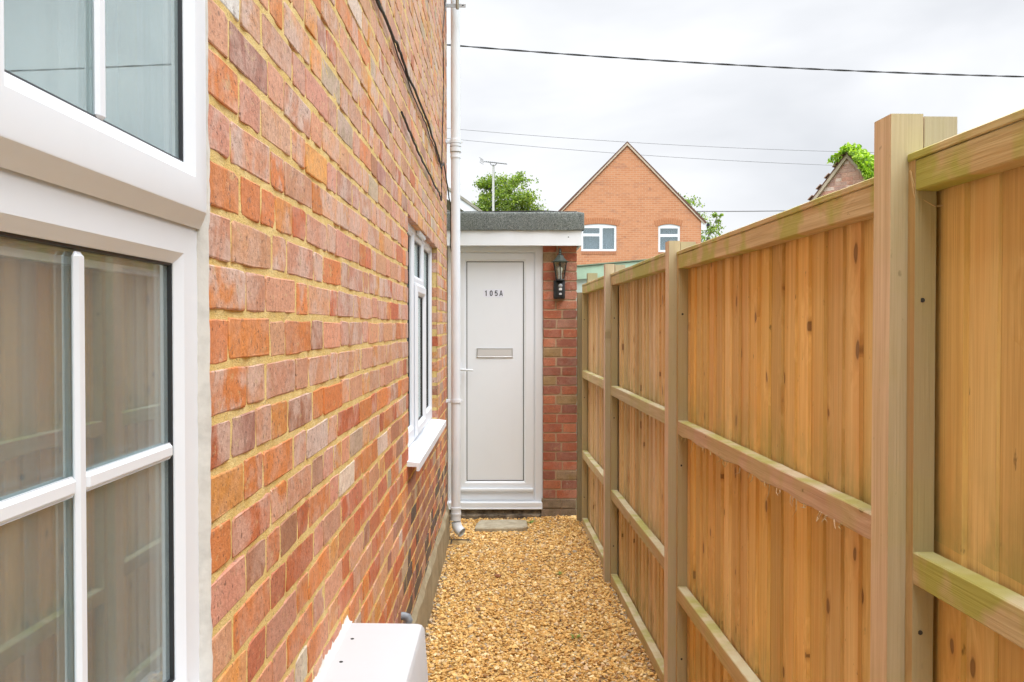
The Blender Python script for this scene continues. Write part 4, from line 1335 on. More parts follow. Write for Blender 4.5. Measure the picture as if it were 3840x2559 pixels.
# (top of rails) per panel, measured along the run
RAILS = {0: (1.125, 0.50, 0.05), 1: (1.155, 0.505, 0.045), 2: (1.170, 0.555, 0.055), 3: (1.185, 0.575, 0.06)}
BOARDC = {0: (0.78, 0.515, 0.18), 1: (0.80, 0.525, 0.185), 2: (0.74, 0.53, 0.26), 3: (0.71, 0.53, 0.28)}  # far panels paler and greyer: the light there is put into the tint
CAPZ = {0: 1.832, 1: 1.815, 2: 1.832, 3: 1.838}
for pi, (ya, yb) in enumerate(PAN):
    capz = CAPZ[pi]
    L = yb - ya
    # battens at both ends
    for (by, ) in ((ya,), (yb - BATT,)):
        vs, fs = plank_z(BATT, RD, RD, capz - 0.015 - 0.03, 5, 0.0006, fr_)
        o = MB().add(vs, fs).build('batten', M_WOODP, fence, loc=(RX, by, 0.03), color=tint((0.52, 0.37, 0.18), .08, fr_))
        near_end = by > ya + 0.1
        for sz in (0.22, 0.98, 1.57):
            sm = MB()
            if near_end:
                sm.tube([(0.016 + fr_.uniform(-.004, .004), -0.0012, sz - 0.03), (0.016, 0.004, sz - 0.03)], 0.0042, 10)
                sm.build('screw', plain('screw_hole', (0.018, 0.014, 0.012), 0.5) if 'screw_hole' not in bpy.data.materials else bpy.data.materials['screw_hole'], o)
    # rails
    yi, yo = ya + BATT + 0.0005, yb - BATT - 0.0005
    rl = [(capz - 0.0155, 0.055, 0.0, 0.30)] + [(z, 0.058, 0.0, 0.1) for z in RAILS[pi]]
    for ri, (zt, h, wn_2, al) in enumerate(rl):
        wan = 0.010 if (pi == 1 and ri == 1) else 0.0015
        vs, fs = bar_y(yo - yi, RD, h, 24 if (pi == 1 and ri == 1) else 8, 0.0010, fr_, wan)
        cc = (0.58, 0.44, 0.24) if ri else (0.56, 0.43, 0.21)
        if pi == 1 and ri == 1: cc = (0.62, 0.43, 0.26)
        o = MB().add(vs, fs).build('rail', (M_WOODG if pi == 0 else M_WOODC) if ri == 0 else (M_WOODG if pi == 0 and ri == 1 else M_WOODY), fence, loc=(RX, yi, zt - h), color=tint(cc, .07, fr_))
        if pi == 1 and ri == 1:
            for sidx in range(26):
                sy_ = fr_.uniform(0.03, yo - yi - 0.03); ln_ = fr_.uniform(0.006, 0.022)
                if sidx < 3: ln_ = 0.045
                mm = MB(); mm.tube([(-0.001, sy_, 0.008), (-0.004, sy_ + fr_.uniform(-.012, .012), 0.004 - ln_ * .5), (-0.006 + fr_.uniform(-.006, .006), sy_ + fr_.uniform(-.03, .03), 0.004 - ln_)], [0.0016, 0.0011, 0.0003], 4)
                mm.build('splinter', M_WOODY, o, color=(0.62, 0.48, 0.30, 1))
    vs, fs = bar_y(L - 0.003, RD + 0.020, 0.0145, 10, 0.0008, fr_, 0.0, 0.002)
    MB().add(vs, fs).build('cap_rail', M_WOODG if pi == 0 else M_WOODC, fence, loc=(RX - 0.002, ya + 0.0015, capz - 0.0148), color=tint((0.56, 0.44, 0.23), .08, fr_))
    # feather edge boards
    y = yi - BATT * 0.4
    zb = 0.02
    while y < yo + 0.01:
        w = fr_.uniform(0.078, 0.112)
        vs, fs = plank_z(w + 0.013, 0.013, 0.0055, capz - 0.018 - zb - fr_.uniform(0, 0.004), 5, 0.0011, fr_)
        bc = BOARDC[pi]
        if fr_.random() < 0.25: bc = (bc[0] * 0.93, bc[1] * 0.90, bc[2] * 0.82)
        if fr_.random() < 0.30: bc = (bc[0] * 1.02, bc[1] * 1.07, bc[2] * 1.25)
        ang = 0.088 + fr_.uniform(-0.012, 0.012)
        o = MB().add(vs, fs).build('board', M_WOODZ, fence, loc=(RX + RD + 0.0015 + fr_.uniform(0, .002), y, zb), color=tint(bc, .20, fr_))
        o.rotation_euler = (0, 0, -ang)
        y += w
# gravel boards along the foot of the fence
# dry grass stem caught behind the near post
m = MB(); m.tube([(0.715, 1.555, 1.80), (0.722, 1.552, 1.77), (0.735, 1.55, 1.748), (0.757, 1.548, 1.735), (0.775, 1.545, 1.737)], 0.0012, 5); m.tube([(0.716, 1.553, 1.797), (0.720, 1.552, 1.76), (0.727, 1.55, 1.735)], 0.0011, 5)
o = m.build('dry_stem', plain('straw', (0.55, 0.40, 0.20), 0.7), smooth=60); tag(o, 'dry straw coloured stem caught on the near fence post', 'stem')

# ------------------------------------------------------------------ background
def far_brick(name, c1, c2, cm, w, h, axis='x'):
    t = NT(name)
    ob = t.obj()
    sp_ = t.n('ShaderNodeSeparateXYZ'); t.l(ob, sp_.inputs[0])
    cb = t.n('ShaderNodeCombineXYZ'); t.l(sp_.outputs[0], cb.inputs[0]); t.l(sp_.outputs[2], cb.inputs[1])
    b = t.n('ShaderNodeTexBrick')
    t.l(cb.outputs[0], b.inputs['Vector'])
    b.inputs['Scale'].default_value = 1.0
    b.inputs['Brick Width'].default_value = w
    b.inputs['Row Height'].default_value = h
    b.inputs['Mortar Size'].default_value = 0.006
    b.inputs['Mortar Smooth'].default_value = 0.3
    b.inputs['Bias'].default_value = -0.1
    b.inputs['Color1'].default_value = (*c1, 1); b.inputs['Color2'].default_value = (*c2, 1); b.inputs['Mortar'].default_value = (*cm, 1)
    n = t.noise(t.mapping(ob, (1.6, 1.6, 5.0)), 1.0, 4, 0.65)
    c = t.mix(t.mr(n, 0.55, 0.75, 0, 0.55), b.outputs['Color'], (0.22, 0.12, 0.10))
    n2 = t.noise(t.mapping(ob, (4, 4, 14)), 1.0, 3, 0.6, 0.2)
    c = t.mix(t.mr(n2, 0.64, 0.74, 0, 0.7), c, (0.16, 0.10, 0.09))
    t.col(c); t.rough(0.9)
    t.bump(b.outputs['Fac'], -0.3, 0.006)
    return t.m
GY = 32.0
gh = thing('gable_house', 'orange brick gable end house with two white windows behind the porch', 'house', (4.417, GY, 0))
M_FARB = far_brick('gable_brick', (0.52, 0.235, 0.12), (0.46, 0.195, 0.095), (0.52, 0.36, 0.23), 0.225, 0.075)
hw, eave, apex = 2.70, 5.38, 8.12
WIN = [(-1.663, -0.38, 4.232, 5.225), (1.14, 1.931, 4.20, 5.215)]
def arc_top(x, x0, x1, z, rise): 
    u = (x - (x0 + x1) / 2) / ((x1 - x0) / 2)
    return z - rise * u * u
# gable wall with real openings: vertical strips
m = MB()
xsn = sorted(set([-hw, hw, 0] + [v for w_ in WIN for v in w_[:2]] + [w_[0] + (w_[1] - w_[0]) * q_ / 8 for w_ in WIN for q_ in range(9)]))
slope_z = lambda x: eave + (apex - eave) * (1 - abs(x) / hw)
for a, b in zip(xsn[:-1], xsn[1:]):
    mid = (a + b) / 2
    hole = [w_ for w_ in WIN if w_[0] < mid < w_[1]]
    if hole:
        w_ = hole[0]
        m.add([(a, 0, -0.05), (b, 0, -0.05), (b, 0, w_[2]), (a, 0, w_[2])], [(0, 1, 2, 3)])
        za, zb_ = arc_top(a, w_[0], w_[1], w_[3], 0.07), arc_top(b, w_[0], w_[1], w_[3], 0.07)
        m.add([(a, 0, za), (b, 0, zb_), (b, 0, slope_z(b)), (a, 0, slope_z(a))], [(0, 1, 2, 3)])
        m.add([(a, 0, za), (b, 0, zb_), (b, 0.1, zb_), (a, 0.1, za)], [(3, 2, 1, 0)])
    else:
        m.add([(a, 0, -0.05), (b, 0, -0.05), (b, 0, slope_z(b)), (a, 0, slope_z(a))], [(0, 1, 2, 3)])
for w_ in WIN:
    for xx in w_[:2]:
        m.add([(xx, 0, w_[2]), (xx, 0.1, w_[2]), (xx, 0.1, w_[3] - 0.07), (xx, 0, w_[3] - 0.07)], [(0, 1, 2, 3)])
m.add([(-hw, 0, -0.05), (-hw, 9, -0.05), (-hw, 9, eave), (-hw, 0, eave)], [(3, 2, 1, 0)])
m.add([(hw, 0, -0.05), (hw, 9, -0.05), (hw, 9, eave), (hw, 0, eave)], [(0, 1, 2, 3)])
m.add([(-hw, 9, -0.05), (hw, 9, -0.05), (hw, 9, eave), (0, 9, apex), (-hw, 9, eave)], [(4, 3, 2, 1, 0)])
m.build('wall', M_FARB, gh)
M_TILE = plain('brown_tiles', (0.13, 0.07, 0.05), 0.9, 0, 0.5, 5)
th = math.atan2(apex - eave, hw)
for s_ in (-1, 1):
    ov = 0.22
    ex, ez = s_ * (hw + ov * math.cos(th)), eave - ov * math.sin(th)
    m = MB()
    nx_, nz_ = s_ * math.sin(th) * 0.07, math.cos(th) * 0.07
    m.add([(0, -0.045, apex + 0.010), (ex, -0.045, ez + 0.010), (ex, 9.05, ez + 0.010), (0, 9.05, apex + 0.010),
           (0, -0.045, apex + 0.085), (ex + nx_, -0.045, ez + nz_ + 0.01), (ex + nx_, 9.05, ez + nz_ + 0.01), (0, 9.05, apex + 0.085)],
          [(0, 1, 2, 3), (7, 6, 5, 4), (0, 4, 5, 1), (1, 5, 6, 2), (3, 2, 6, 7)])
    rf = m.build('roof', M_TILE, gh)
    # pale mortar verge under the tiles
    m = MB()
    m.add([(0, -0.052, apex - 0.055), (ex * 0.985, -0.052, ez - 0.055 + 0.04), (ex * 0.985, -0.052, ez + 0.03), (0, -0.052, apex + 0.028), (0, -0.003, apex - 0.055), (ex * 0.985, -0.003, ez - 0.055 + 0.04), (ex * 0.985, -0.003, ez + 0.03), (0, -0.003, apex + 0.028)],
          [(0, 1, 2, 3), (0, 4, 5, 1), (3, 2, 6, 7), (1, 5, 6, 2)])
    m.build('verge', plain('verge_mortar', (0.50, 0.42, 0.33), 0.9, 0, 0.4, 8), rf)
    # dentil shadow line of cut bricks below the verge
    m = MB()
    nb = 44
    for q_ in range(nb):
        f0 = (q_ + 0.15) / nb; f1 = (q_ + 0.85) / nb
        p = lambda f, d: (s_ * hw * f, -0.012, apex - (apex - eave) * f - 0.06 - d)
        a0, a1 = p(f0, 0), p(f1, 0); b0, b1 = p(f0, 0.055), p(f1, 0.055)
        m.add([a0, a1, b1, b0] + [(x, 0.002, z) for x, _, z in (a0, a1, b1, b0)], [(0, 1, 2, 3), (0, 4, 5, 1), (3, 2, 6, 7), (1, 5, 6, 2), (0, 3, 7, 4)])
    m.build('verge_course', plain('cut_brick', (0.36, 0.15, 0.075), 0.9, 0, 0.6, 4), gh)
MB().box(hw + 0.002, hw + 0.20, -0.02, 0.10, eave - 0.38, eave - 0.03).build('eave_box', M_UPVC, gh)
m = MB(); m.tube([(hw + 0.24, -0.1, eave - 0.20), (hw + 0.24, 9, eave - 0.20)], 0.06, 8); m.build('gutter', M_GASKET, gh)
M_CURT = plain('hung_cloth', (0.62, 0.64, 0.66), 0.9)
for wi, (x0, x1, z0, z1) in enumerate(WIN):
    m = MB()
    fw = 0.075
    zt = z1 - 0.02
    # frame with curved head
    N = 8
    for q_ in range(N):
        a = x0 + (x1 - x0) * q_ / N; b = x0 + (x1 - x0) * (q_ + 1) / N
        za, zb_ = arc_top(a, x0, x1, z1, 0.07) - 0.004, arc_top(b, x0, x1, z1, 0.07) - 0.004
        zl = z1 - 0.07 - 0.085
        m.add([(a, 0.02, zl), (b, 0.02, zl), (b, 0.02, zb_), (a, 0.02, za), (a, 0.09, zl), (b, 0.09, zl)], [(0, 1, 2, 3), (0, 4, 5, 1)])
    m.box(x0 + .003, x0 + fw, 0.02, 0.09, z0 + fw, z1 - 0.155); m.box(x1 - fw, x1 - .003, 0.02, 0.09, z0 + fw, z1 - 0.155)
    m.box(x0 + .003, x1 - .003, 0.018, 0.09, z0 + .003, z0 + fw)
    zt_ = z0 + (z1 - z0) * 0.595
    if wi == 0:
        xm = x0 + (x1 - x0) * 0.565
        m.box(xm - 0.055, xm + 0.055, 0.0185, 0.0895, z0 + fw, z1 - 0.1555)
        m.box(x0 + fw, xm - 0.055, 0.0188, 0.0893, zt_ - 0.05, zt_ + 0.05)
        panes = [(x0 + fw, xm - .055, z0 + fw, zt_ - .05), (x0 + fw, xm - .055, zt_ + .05, z1 - .156), (xm + .055, x1 - fw, z0 + fw, z1 - .156)]
    else:
        m.box(x0 + fw, x1 - fw, 0.0188, 0.0893, zt_ - 0.05, zt_ + 0.05)
        panes = [(x0 + fw, x1 - fw, z0 + fw, zt_ - .05), (x0 + fw, x1 - fw, zt_ + .05, z1 - .156)]
    wo = m.build('window', M_UPVC, gh)
    for (a, b, c_, d_) in panes:
        MB().box(a - .01, b + .01, 0.062, 0.068, c_ - .01, d_ + .01).build('pane', M_FGLASS, wo)
    # folded net curtain
    m = MB(); vs = []
    nn = 40
    for q_ in range(nn + 1):
        x = x0 + 0.03 + (x1 - x0 - 0.06) * q_ / nn
        y = 0.19 + 0.025 * math.sin(q_ * 1.9)
        vs += [(x, y, z0 + 0.02), (x, y, z1 - 0.1)]
    m.add(vs, [(q_ * 2, q_ * 2 + 2, q_ * 2 + 3, q_ * 2 + 1) for q_ in range(nn)])
    m.build('curtain', M_CURT, wo, smooth=True)
    # brick arch above and brick-on-edge below
    m = MB()
    nv = int((x1 - x0 + 0.24) / 0.075)
    for q_ in range(nv):
        xa = x0 - 0.12 + q_ * 0.075 + 0.006; xb = xa + 0.063
        ua = (xa + xb) / 2 - (x0 + x1) / 2
        zb_ = arc_top((xa + xb) / 2, x0, x1, z1, 0.07) + 0.003; lean = ua * 0.10
        m.add([(xa, -0.007, zb_), (xb, -0.007, zb_), (xb + lean, -0.007, zb_ + 0.215), (xa + lean, -0.007, zb_ + 0.215), (xa, 0.001, zb_), (xb, 0.001, zb_), (xb + lean, 0.001, zb_ + 0.215), (xa + lean, 0.001, zb_ + 0.215)],
              [(0, 1, 2, 3), (0, 4, 5, 1), (1, 5, 6, 2), (2, 6, 7, 3), (3, 7, 4, 0)])
    m.build('arch', plain('arch_brick', (0.44, 0.19, 0.09), 0.9, 0, 0.5, 9), wo)
    m = MB()
    nv = int((x1 - x0) / 0.075)
    for q_ in range(nv):
        xa = x0 + q_ * 0.075 + 0.006
        m.box(xa, xa + 0.061, -0.012, 0.001, z0 - 0.115, z0 - 0.004)
    m.build('sill_course', plain('sill_brick', (0.42, 0.19, 0.10), 0.9, 0, 0.5, 9), wo)

# ---- ivy covered outbuilding to the right
ob = thing('ivy_outbuilding', 'old brick gable overgrown with bright ivy beyond the fence', 'outbuilding', (6.30, 16.2, 0), R(-44))
M_OLDB = far_brick('old_pink_brick', (0.50, 0.27, 0.20), (0.44, 0.31, 0.25), (0.48, 0.37, 0.28), 0.225, 0.075)
ow, oe, oa = 1.30, 3.12, 4.66
m = MB()
m.add([(-ow, 0, -.05), (ow, 0, -.05), (ow, 0, oe), (0, 0, oa), (-ow, 0, oe)], [(0, 1, 2, 3, 4)])
m.add([(-ow, 0, -.05), (-ow, 4, -.05), (-ow, 4, oe), (-ow, 0, oe)], [(3, 2, 1, 0)])
m.add([(ow, 0, -.05), (ow, 4, -.05), (ow, 4, oe), (ow, 0, oe)], [(0, 1, 2, 3)])
m.add([(-ow, 4, -.05), (ow, 4, -.05), (ow, 4, oe), (0, 4, oa), (-ow, 4, oe)], [(4, 3, 2, 1, 0)])
owall = m.build('wall', M_OLDB, ob)
rr = random.Random(3)
zc = oe + 0.05
pb = [(0.52, 0.27, 0.19), (0.46, 0.30, 0.24), (0.55, 0.33, 0.24), (0.62, 0.52, 0.45), (0.40, 0.25, 0.21)]
row_i = 0
while zc < oa - 0.1:
    half = ow * (oa - zc - 0.03) / (oa - oe) - 0.06
    x = -half + (0.0 if row_i % 2 else -0.06)
    while x < half - 0.05:
        L = (0.215, 0.105)[rr.randrange(2)]
        L = min(L, half - x)
        kind = 'S' if L > .155 else 'H'
        if L > 0.05:
            cc = rr.choice(pb)
            o = link('brick', VMESH[kind][rr.randrange(7)], owall, (x + L / 2, -0.004, zc), (*cc, rr.random() * .5))
            o.rotation_euler = (0, 0, R(-90)); o.scale = (1, L / (SL if kind == 'S' else HL), 1)
        x += L + 0.010
    zc += 0.0755; row_i += 1
oth = math.atan2(oa - oe, ow)
for s_ in (-1, 1):
    m = MB()
    ex, ez = s_ * (ow + 0.12), oe - 0.12 * math.tan(oth)
    m.add([(0, -0.05, oa + .02), (ex, -0.05, ez + .02), (ex, 4.05, ez + .02), (0, 4.05, oa + .02), (0, -0.05, oa + .06), (ex, -0.05, ez + .06), (ex, 4.05, ez + .06), (0, 4.05, oa + .06)],
          [(0, 1, 2, 3), (7, 6, 5, 4), (0, 4, 5, 1), (1, 5, 6, 2), (3, 2, 6, 7)])
    ro = m.build('roof', M_TILE, ob)
    # verge timber and ragged verge tiles
    m = MB()
    m.add([(0, -0.05, oa - .06), (ex, -0.05, ez - .06), (ex, -0.05, ez + .018), (0, -0.05, oa + .018), (0, -0.006, oa - .06), (ex, -0.006, ez - .06), (ex, -0.006, ez + .018), (0, -0.006, oa + .018)], [(0, 1, 2, 3), (0, 4, 5, 1), (1, 5, 6, 2), (3, 2, 6, 7)])
    m.build('bargeboard', plain('weathered_barge', (0.42, 0.36, 0.27), 0.9, 0, 0.5, 6), ro)
    for q_ in range(9):
        f0 = (q_ + 0.1) / 9
        cx = ex * f0; cz = oa + .075 + (ez - oa) * f0
        m = MB().box(-0.05, 0.07, -0.10, 0.16, -0.006, 0.008)
        o = m.build('tile', plain('verge_tile', (0.34, 0.22, 0.17), 0.9, 0, 0.5, 9) if 'verge_tile' not in bpy.data.materials else bpy.data.materials['verge_tile'], ro, loc=(cx + s_ * 0.05, 0.02, cz - 0.03))
        o.rotation_euler = (0, s_ * (oth - 0.12), rr.uniform(-.05, .05))
m = MB(); m.tube([(0, -0.06, oa + .09), (0, 4.0, oa + .09)], 0.07, 10); m.build('ridge', plain('ridge_tile', (0.22, 0.19, 0.18), 0.85, 0, 0.4, 9), ob)

def leaf_mat(name, c1, c2):
    t = NT(name)
    at = t.n('ShaderNodeAttribute', attribute_name='col')
    t.col(at.outputs['Color'])
    t.rough(0.5)
    t.p.inputs['Transmission Weight'].default_value = 0.0
    # thin leaf: let part of the light through
    tr = t.n('ShaderNodeBsdfTranslucent')
    t.l(t.mix(1.0, at.outputs['Color'], (1.2, 1.3, 0.5), 'MULTIPLY'), tr.inputs['Color'])
    mx = t.n('ShaderNodeMixShader'); mx.inputs[0].default_value = 0.35
    t.l(t.p.outputs[0], mx.inputs[1]); t.l(tr.outputs[0], mx.inputs[2]); t.l(mx.outputs[0], t.out.inputs['Surface'])
    return t.m
M_LEAF = leaf_mat('leaf', None, None)
def leaves(name, centres, size, cols, parent, loc=None, seed=0, flat=None):
    r = np.random.default_rng(seed)
    n = len(centres)
    q = r.normal(0, 1, (n, 4)); q /= np.linalg.norm(q, axis=1)[:, None]
    w, x, y, z = q.T
    Rm = np.stack([np.stack([1 - 2 * (y * y + z * z), 2 * (x * y - z * w), 2 * (x * z + y * w)], -1), np.stack([2 * (x * y + z * w), 1 - 2 * (x * x + z * z), 2 * (y * z - x * w)], -1), np.stack([2 * (x * z - y * w), 2 * (y * z + x * w), 1 - 2 * (x * x + y * y)], -1)], 1)
    tpl = np.array([(0, -0.6, 0), (0.32, -0.15, 0.06), (0.22, 0.35, 0.03), (0, 0.65, -0.08), (-0.22, 0.35, 0.03), (-0.32, -0.15, 0.06)])
    s = size * r.uniform(0.65, 1.35, n)
    V = np.einsum('nij,kj->nki', Rm, tpl) * s[:, None, None] + centres[:, None, :]
    F = np.array([(0, 1, 2, 3), (0, 3, 4, 5)])[None] + (np.arange(n) * 6)[:, None, None]
    cc = cols[r.integers(0, len(cols), n)] * r.uniform(0.75, 1.25, (n, 1))
    cv = np.repeat(np.concatenate([cc, np.ones((n, 1))], 1), 6, 0)
    return link(name, mass_mesh(name, V.reshape(-1, 3), F.reshape(-1, 4), cv, M_LEAF), parent, loc)
# ivy: thick over the right slope and along the top of the left one
r = np.random.default_rng(4)
n = 5200
fx = r.uniform(0.0, 1.0, n) ** 0.8
yy = r.uniform(-0.16, 1.9, n)
lump = 0.5 + 0.5 * np.sin(yy * 4 + fx * 7) * np.sin(fx * 11 + 2)
cx = fx * ow * 1.04; cz = oa + .10 - fx * (oa - oe) * 1.04 + r.uniform(0, 0.14, n) * (0.4 + lump)
ivy = np.stack([cx, yy, cz], 1)
ivy = ivy[(r.uniform(0, 1, n) < 0.35 + 0.65 * lump) & ~((fx < 0.42) & (yy < 0.22) & (fx > 0.05) & (r.uniform(0, 1, n) < 0.8))]
n2 = 500
f2 = r.uniform(-0.24, 0.25, n2)
iv2 = np.stack([f2 * 1.0, r.uniform(-0.18, 0.8, n2), oa + 0.13 - np.abs(f2) * 1.15 + r.uniform(-0.05, 0.09, n2)], 1)
n3 = 3600   # hanging over the right part of the gable
x3_ = r.uniform(0.16, 1.45, n3)
h3 = r.uniform(0, 1, n3) ** 1.3
lm = 0.5 + 0.5 * np.sin(x3_ * 9 + 1)
iv3 = np.stack([x3_, r.uniform(-0.26, -0.04, n3), oa + 0.16 - x3_ * (oa - oe) / ow + 0.10 * lm - h3 * (0.10 + 0.75 * np.clip(x3_ - 0.35, 0, 1))], 1)
n4 = 1500   # billowing over the ridge
iv4 = np.stack([r.uniform(-0.30, 0.55, n4), r.uniform(-0.2, 2.2, n4), np.zeros(n4)], 1)
iv4[:, 2] = oa + 0.08 - np.abs(iv4[:, 0]) * 0.75 + r.uniform(0, 1, n4) * (0.10 + 0.06 * np.sin(iv4[:, 1] * 5))
iv3 = np.concatenate([iv3, iv4])
ICOL = np.array([(0.26, 0.42, 0.03), (0.34, 0.50, 0.04), (0.20, 0.36, 0.025), (0.40, 0.55, 0.07), (0.14, 0.27, 0.02)])
ivo = leaves('ivy', np.concatenate([ivy, iv2, iv3]), 0.075, ICOL, None, None, 5)
ivo.matrix_world = Matrix.Translation((6.30, 16.2, 0)) @ Matrix.Rotation(R(-44), 4, 'Z')
tag(ivo, 'bright green ivy sprawling over the small brick gable roof', 'ivy', kind='stuff')

# ---- mint green shed just past the fence
sh = thing('green_shed', 'mint green painted shed roof edge showing over the far fence', 'shed', (0.75, 9.2, 0), R(-14))
t = NT('mint_paint')
_p = t.pos()
t.col(t.mix(t.mr(t.noise(_p, 9, 4, .6), 0.45, 0.7, 0, .5), (0.40, 0.56, 0.42), (0.30, 0.45, 0.31))); t.rough(0.6)
M_MINT = t.m
M_MINT2 = plain('pale_mint_paint', (0.62, 0.74, 0.68), 0.6, 0, 0.25, 7)
m = MB(); m.add([(-0.25, 0, -.05), (1.9, 0, -.05), (1.9, 0, 2.17), (-0.25, 0, 2.02)], [(0, 1, 2, 3)]); m.box(1.88, 1.9, 0.002, 1.6, -.05, 2.1); m.box(-0.25, -0.23, 0.002, 1.6, -.05, 1.98); m.box(-.25, 1.9, 1.6, 1.62, -.05, 2.0)
m.build('wall', M_MINT2, sh)
m = MB()
m.add([(-0.30, -0.045, 1.985), (1.95, -0.045, 2.145), (1.95, -0.045, 2.275), (-0.30, -0.045, 2.115), (-0.30, -0.003, 1.985), (1.95, -0.003, 2.145), (1.95, -0.003, 2.275), (-0.30, -0.003, 2.115)], [(0, 1, 2, 3), (0, 4, 5, 1), (3, 2, 6, 7), (1, 5, 6, 2), (0, 3, 7, 4)])
m.build('fascia', M_MINT, sh)
m = MB(); m.add([(-0.32, -0.06, 2.118), (1.97, -0.06, 2.281), (1.97, 1.7, 2.281), (-0.32, 1.7, 2.118), (-0.32, -0.06, 2.13), (1.97, -0.06, 2.293), (1.97, 1.7, 2.293), (-0.32, 1.7, 2.13)], [(0, 1, 2, 3), (7, 6, 5, 4), (0, 4, 5, 1), (1, 5, 6, 2), (0, 3, 7, 4)])
m.build('roof', plain('shed_felt', (0.20, 0.26, 0.18), 0.9), sh)
# blue-grey tank and boxes by the shed
m = MB(); m.cbox(0, 0.42, 0, 0.4, 0, 1.80, 0.02); o = m.build('tank', plain('blue_grey_plastic', (0.20, 0.27, 0.33), 0.5), loc=(0.78, 8.72, -0.05)); tag(o, 'blue grey plastic tank behind the far fence panel', 'tank')
m = MB(); m.cbox(0, 0.34, 0, 0.3, 0, 2.06, 0.02); o = m.build('flue_box', plain('slate_grey_box', (0.09, 0.105, 0.13), 0.5), loc=(1.06, 8.70, -0.05)); tag(o, 'dark slate grey boxed flue beside the mint green shed', 'flue')

# ---- white gabled neighbour left of the tree
nb_ = thing('white_neighbour', 'white bargeboard and roof slope of a building behind the porch', 'building', (-1.35, 14.0, 0))
m = MB(); m.add([(-2.6, 0, -.05), (0.9, 0, -.05), (0.9, 0, 3.05), (0.35, 0, 3.42), (-1.0, 0, 4.42), (-2.6, 0, 3.3)], [(0, 1, 2, 3, 4, 5)]); m.box(0.88, 0.9, 0.002, 5, -.05, 3.05)
m.build('wall', plain('grey_render', (0.52, 0.54, 0.53), 0.9), nb_)
m = MB()
p0, p1 = (-1.0, 4.66), (1.25, 3.08)
m.add([(p0[0], -0.25, p0[1] - .15), (p1[0], -0.25, p1[1] - .15), (p1[0], -0.25, p1[1]), (p0[0], -0.25, p0[1]), (p0[0], -0.22, p0[1] - .15), (p1[0], -0.22, p1[1] - .15), (p1[0], -0.22, p1[1]), (p0[0], -0.22, p0[1])], [(0, 1, 2, 3), (0, 4, 5, 1), (3, 2, 6, 7), (1, 5, 6, 2)])
m.build('bargeboard', M_UPVC, nb_)
m = MB()
m.add([(p0[0], -0.27, p0[1] + .004), (p1[0] + .03, -0.27, p1[1] - .013), (p1[0] + .03, 5, p1[1] - .013), (p0[0], 5, p0[1] + .004), (p0[0], -0.27, p0[1] + .05), (p1[0] + .03, -0.27, p1[1] + .033), (p1[0] + .03, 5, p1[1] + .033), (p0[0], 5, p0[1] + .05)], [(0, 1, 2, 3), (7, 6, 5, 4), (0, 4, 5, 1), (1, 5, 6, 2), (3, 2, 6, 7)])
m.add([(p0[0], -0.27, p0[1] + .004), (-2.9, -0.27, 3.3), (-2.9, 5, 3.3), (p0[0], 5, p0[1] + .004)], [(0, 1, 2, 3)])
m.build('roof', plain('grey_slate', (0.30, 0.29, 0.24), 0.85, 0, 0.4, 9), nb_)
# ---- television aerial
ax, ay = -0.217, 16.0
ar = thing('television_aerial', 'tall thin television aerial on a pole before the round tree', 'aerial', (ax, ay, 0))
MB().tube([(0, 0, 2.3), (0, 0, 4.44)], 0.021, 10).build('mast', plain('aluminium_pole', (0.55, 0.57, 0.55), 0.45, 0.4), ar, smooth=50)
bdir = Vector((0.93, -0.30, -0.155)).normalized()
b0 = Vector((-0.17, 0.03, 4.505)); 
M_AER = plain('aerial_metal', (0.20, 0.21, 0.22), 0.5, 0.4)
MB().tube([b0, b0 + bdir * 0.44], 0.011, 6).build('boom', M_AER, ar)
MB().tube([b0 + bdir * 0.11, b0 + bdir * 0.14 + Vector((0, 0, -0.05)), b0 + bdir * 0.22 + Vector((0, 0, -0.045)), b0 + bdir * 0.25], 0.008, 6).build('cradle', M_AER, ar)
perp = Vector((0.30, 0.95, 0)).normalized()
for i in range(11):
    p = b0 + bdir * (0.07 + 0.036 * i)
    L = 0.07 - 0.002 * i
    MB().tube([p - perp * L, p + perp * L], 0.0045, 5).build('element', M_AER, ar)
for dz in (-0.04, -0.013, 0.013, 0.04):
    p = b0 + Vector((-0.03 + abs(dz) * -0.4, 0, dz))
    MB().tube([p - Vector((0.03, 0.12, -0.01)), p + Vector((0.03, 0.12, 0.01))], 0.0045, 5).build('reflector', M_AER, ar)
MB().tube([(0, -0.02, 3.46), (0, 0.02, 3.46)], 0.03, 8).build('clamp', M_AER, ar)
MB().tube([(-0.36, 0, 3.47), (0.40, 0, 3.52)], 0.006, 6).build('boom', M_AER, ar)
MB().tube([(0.05, 0, 3.40), (0.42, 0.1, 3.55)], 0.005, 6).build('element', M_AER, ar)

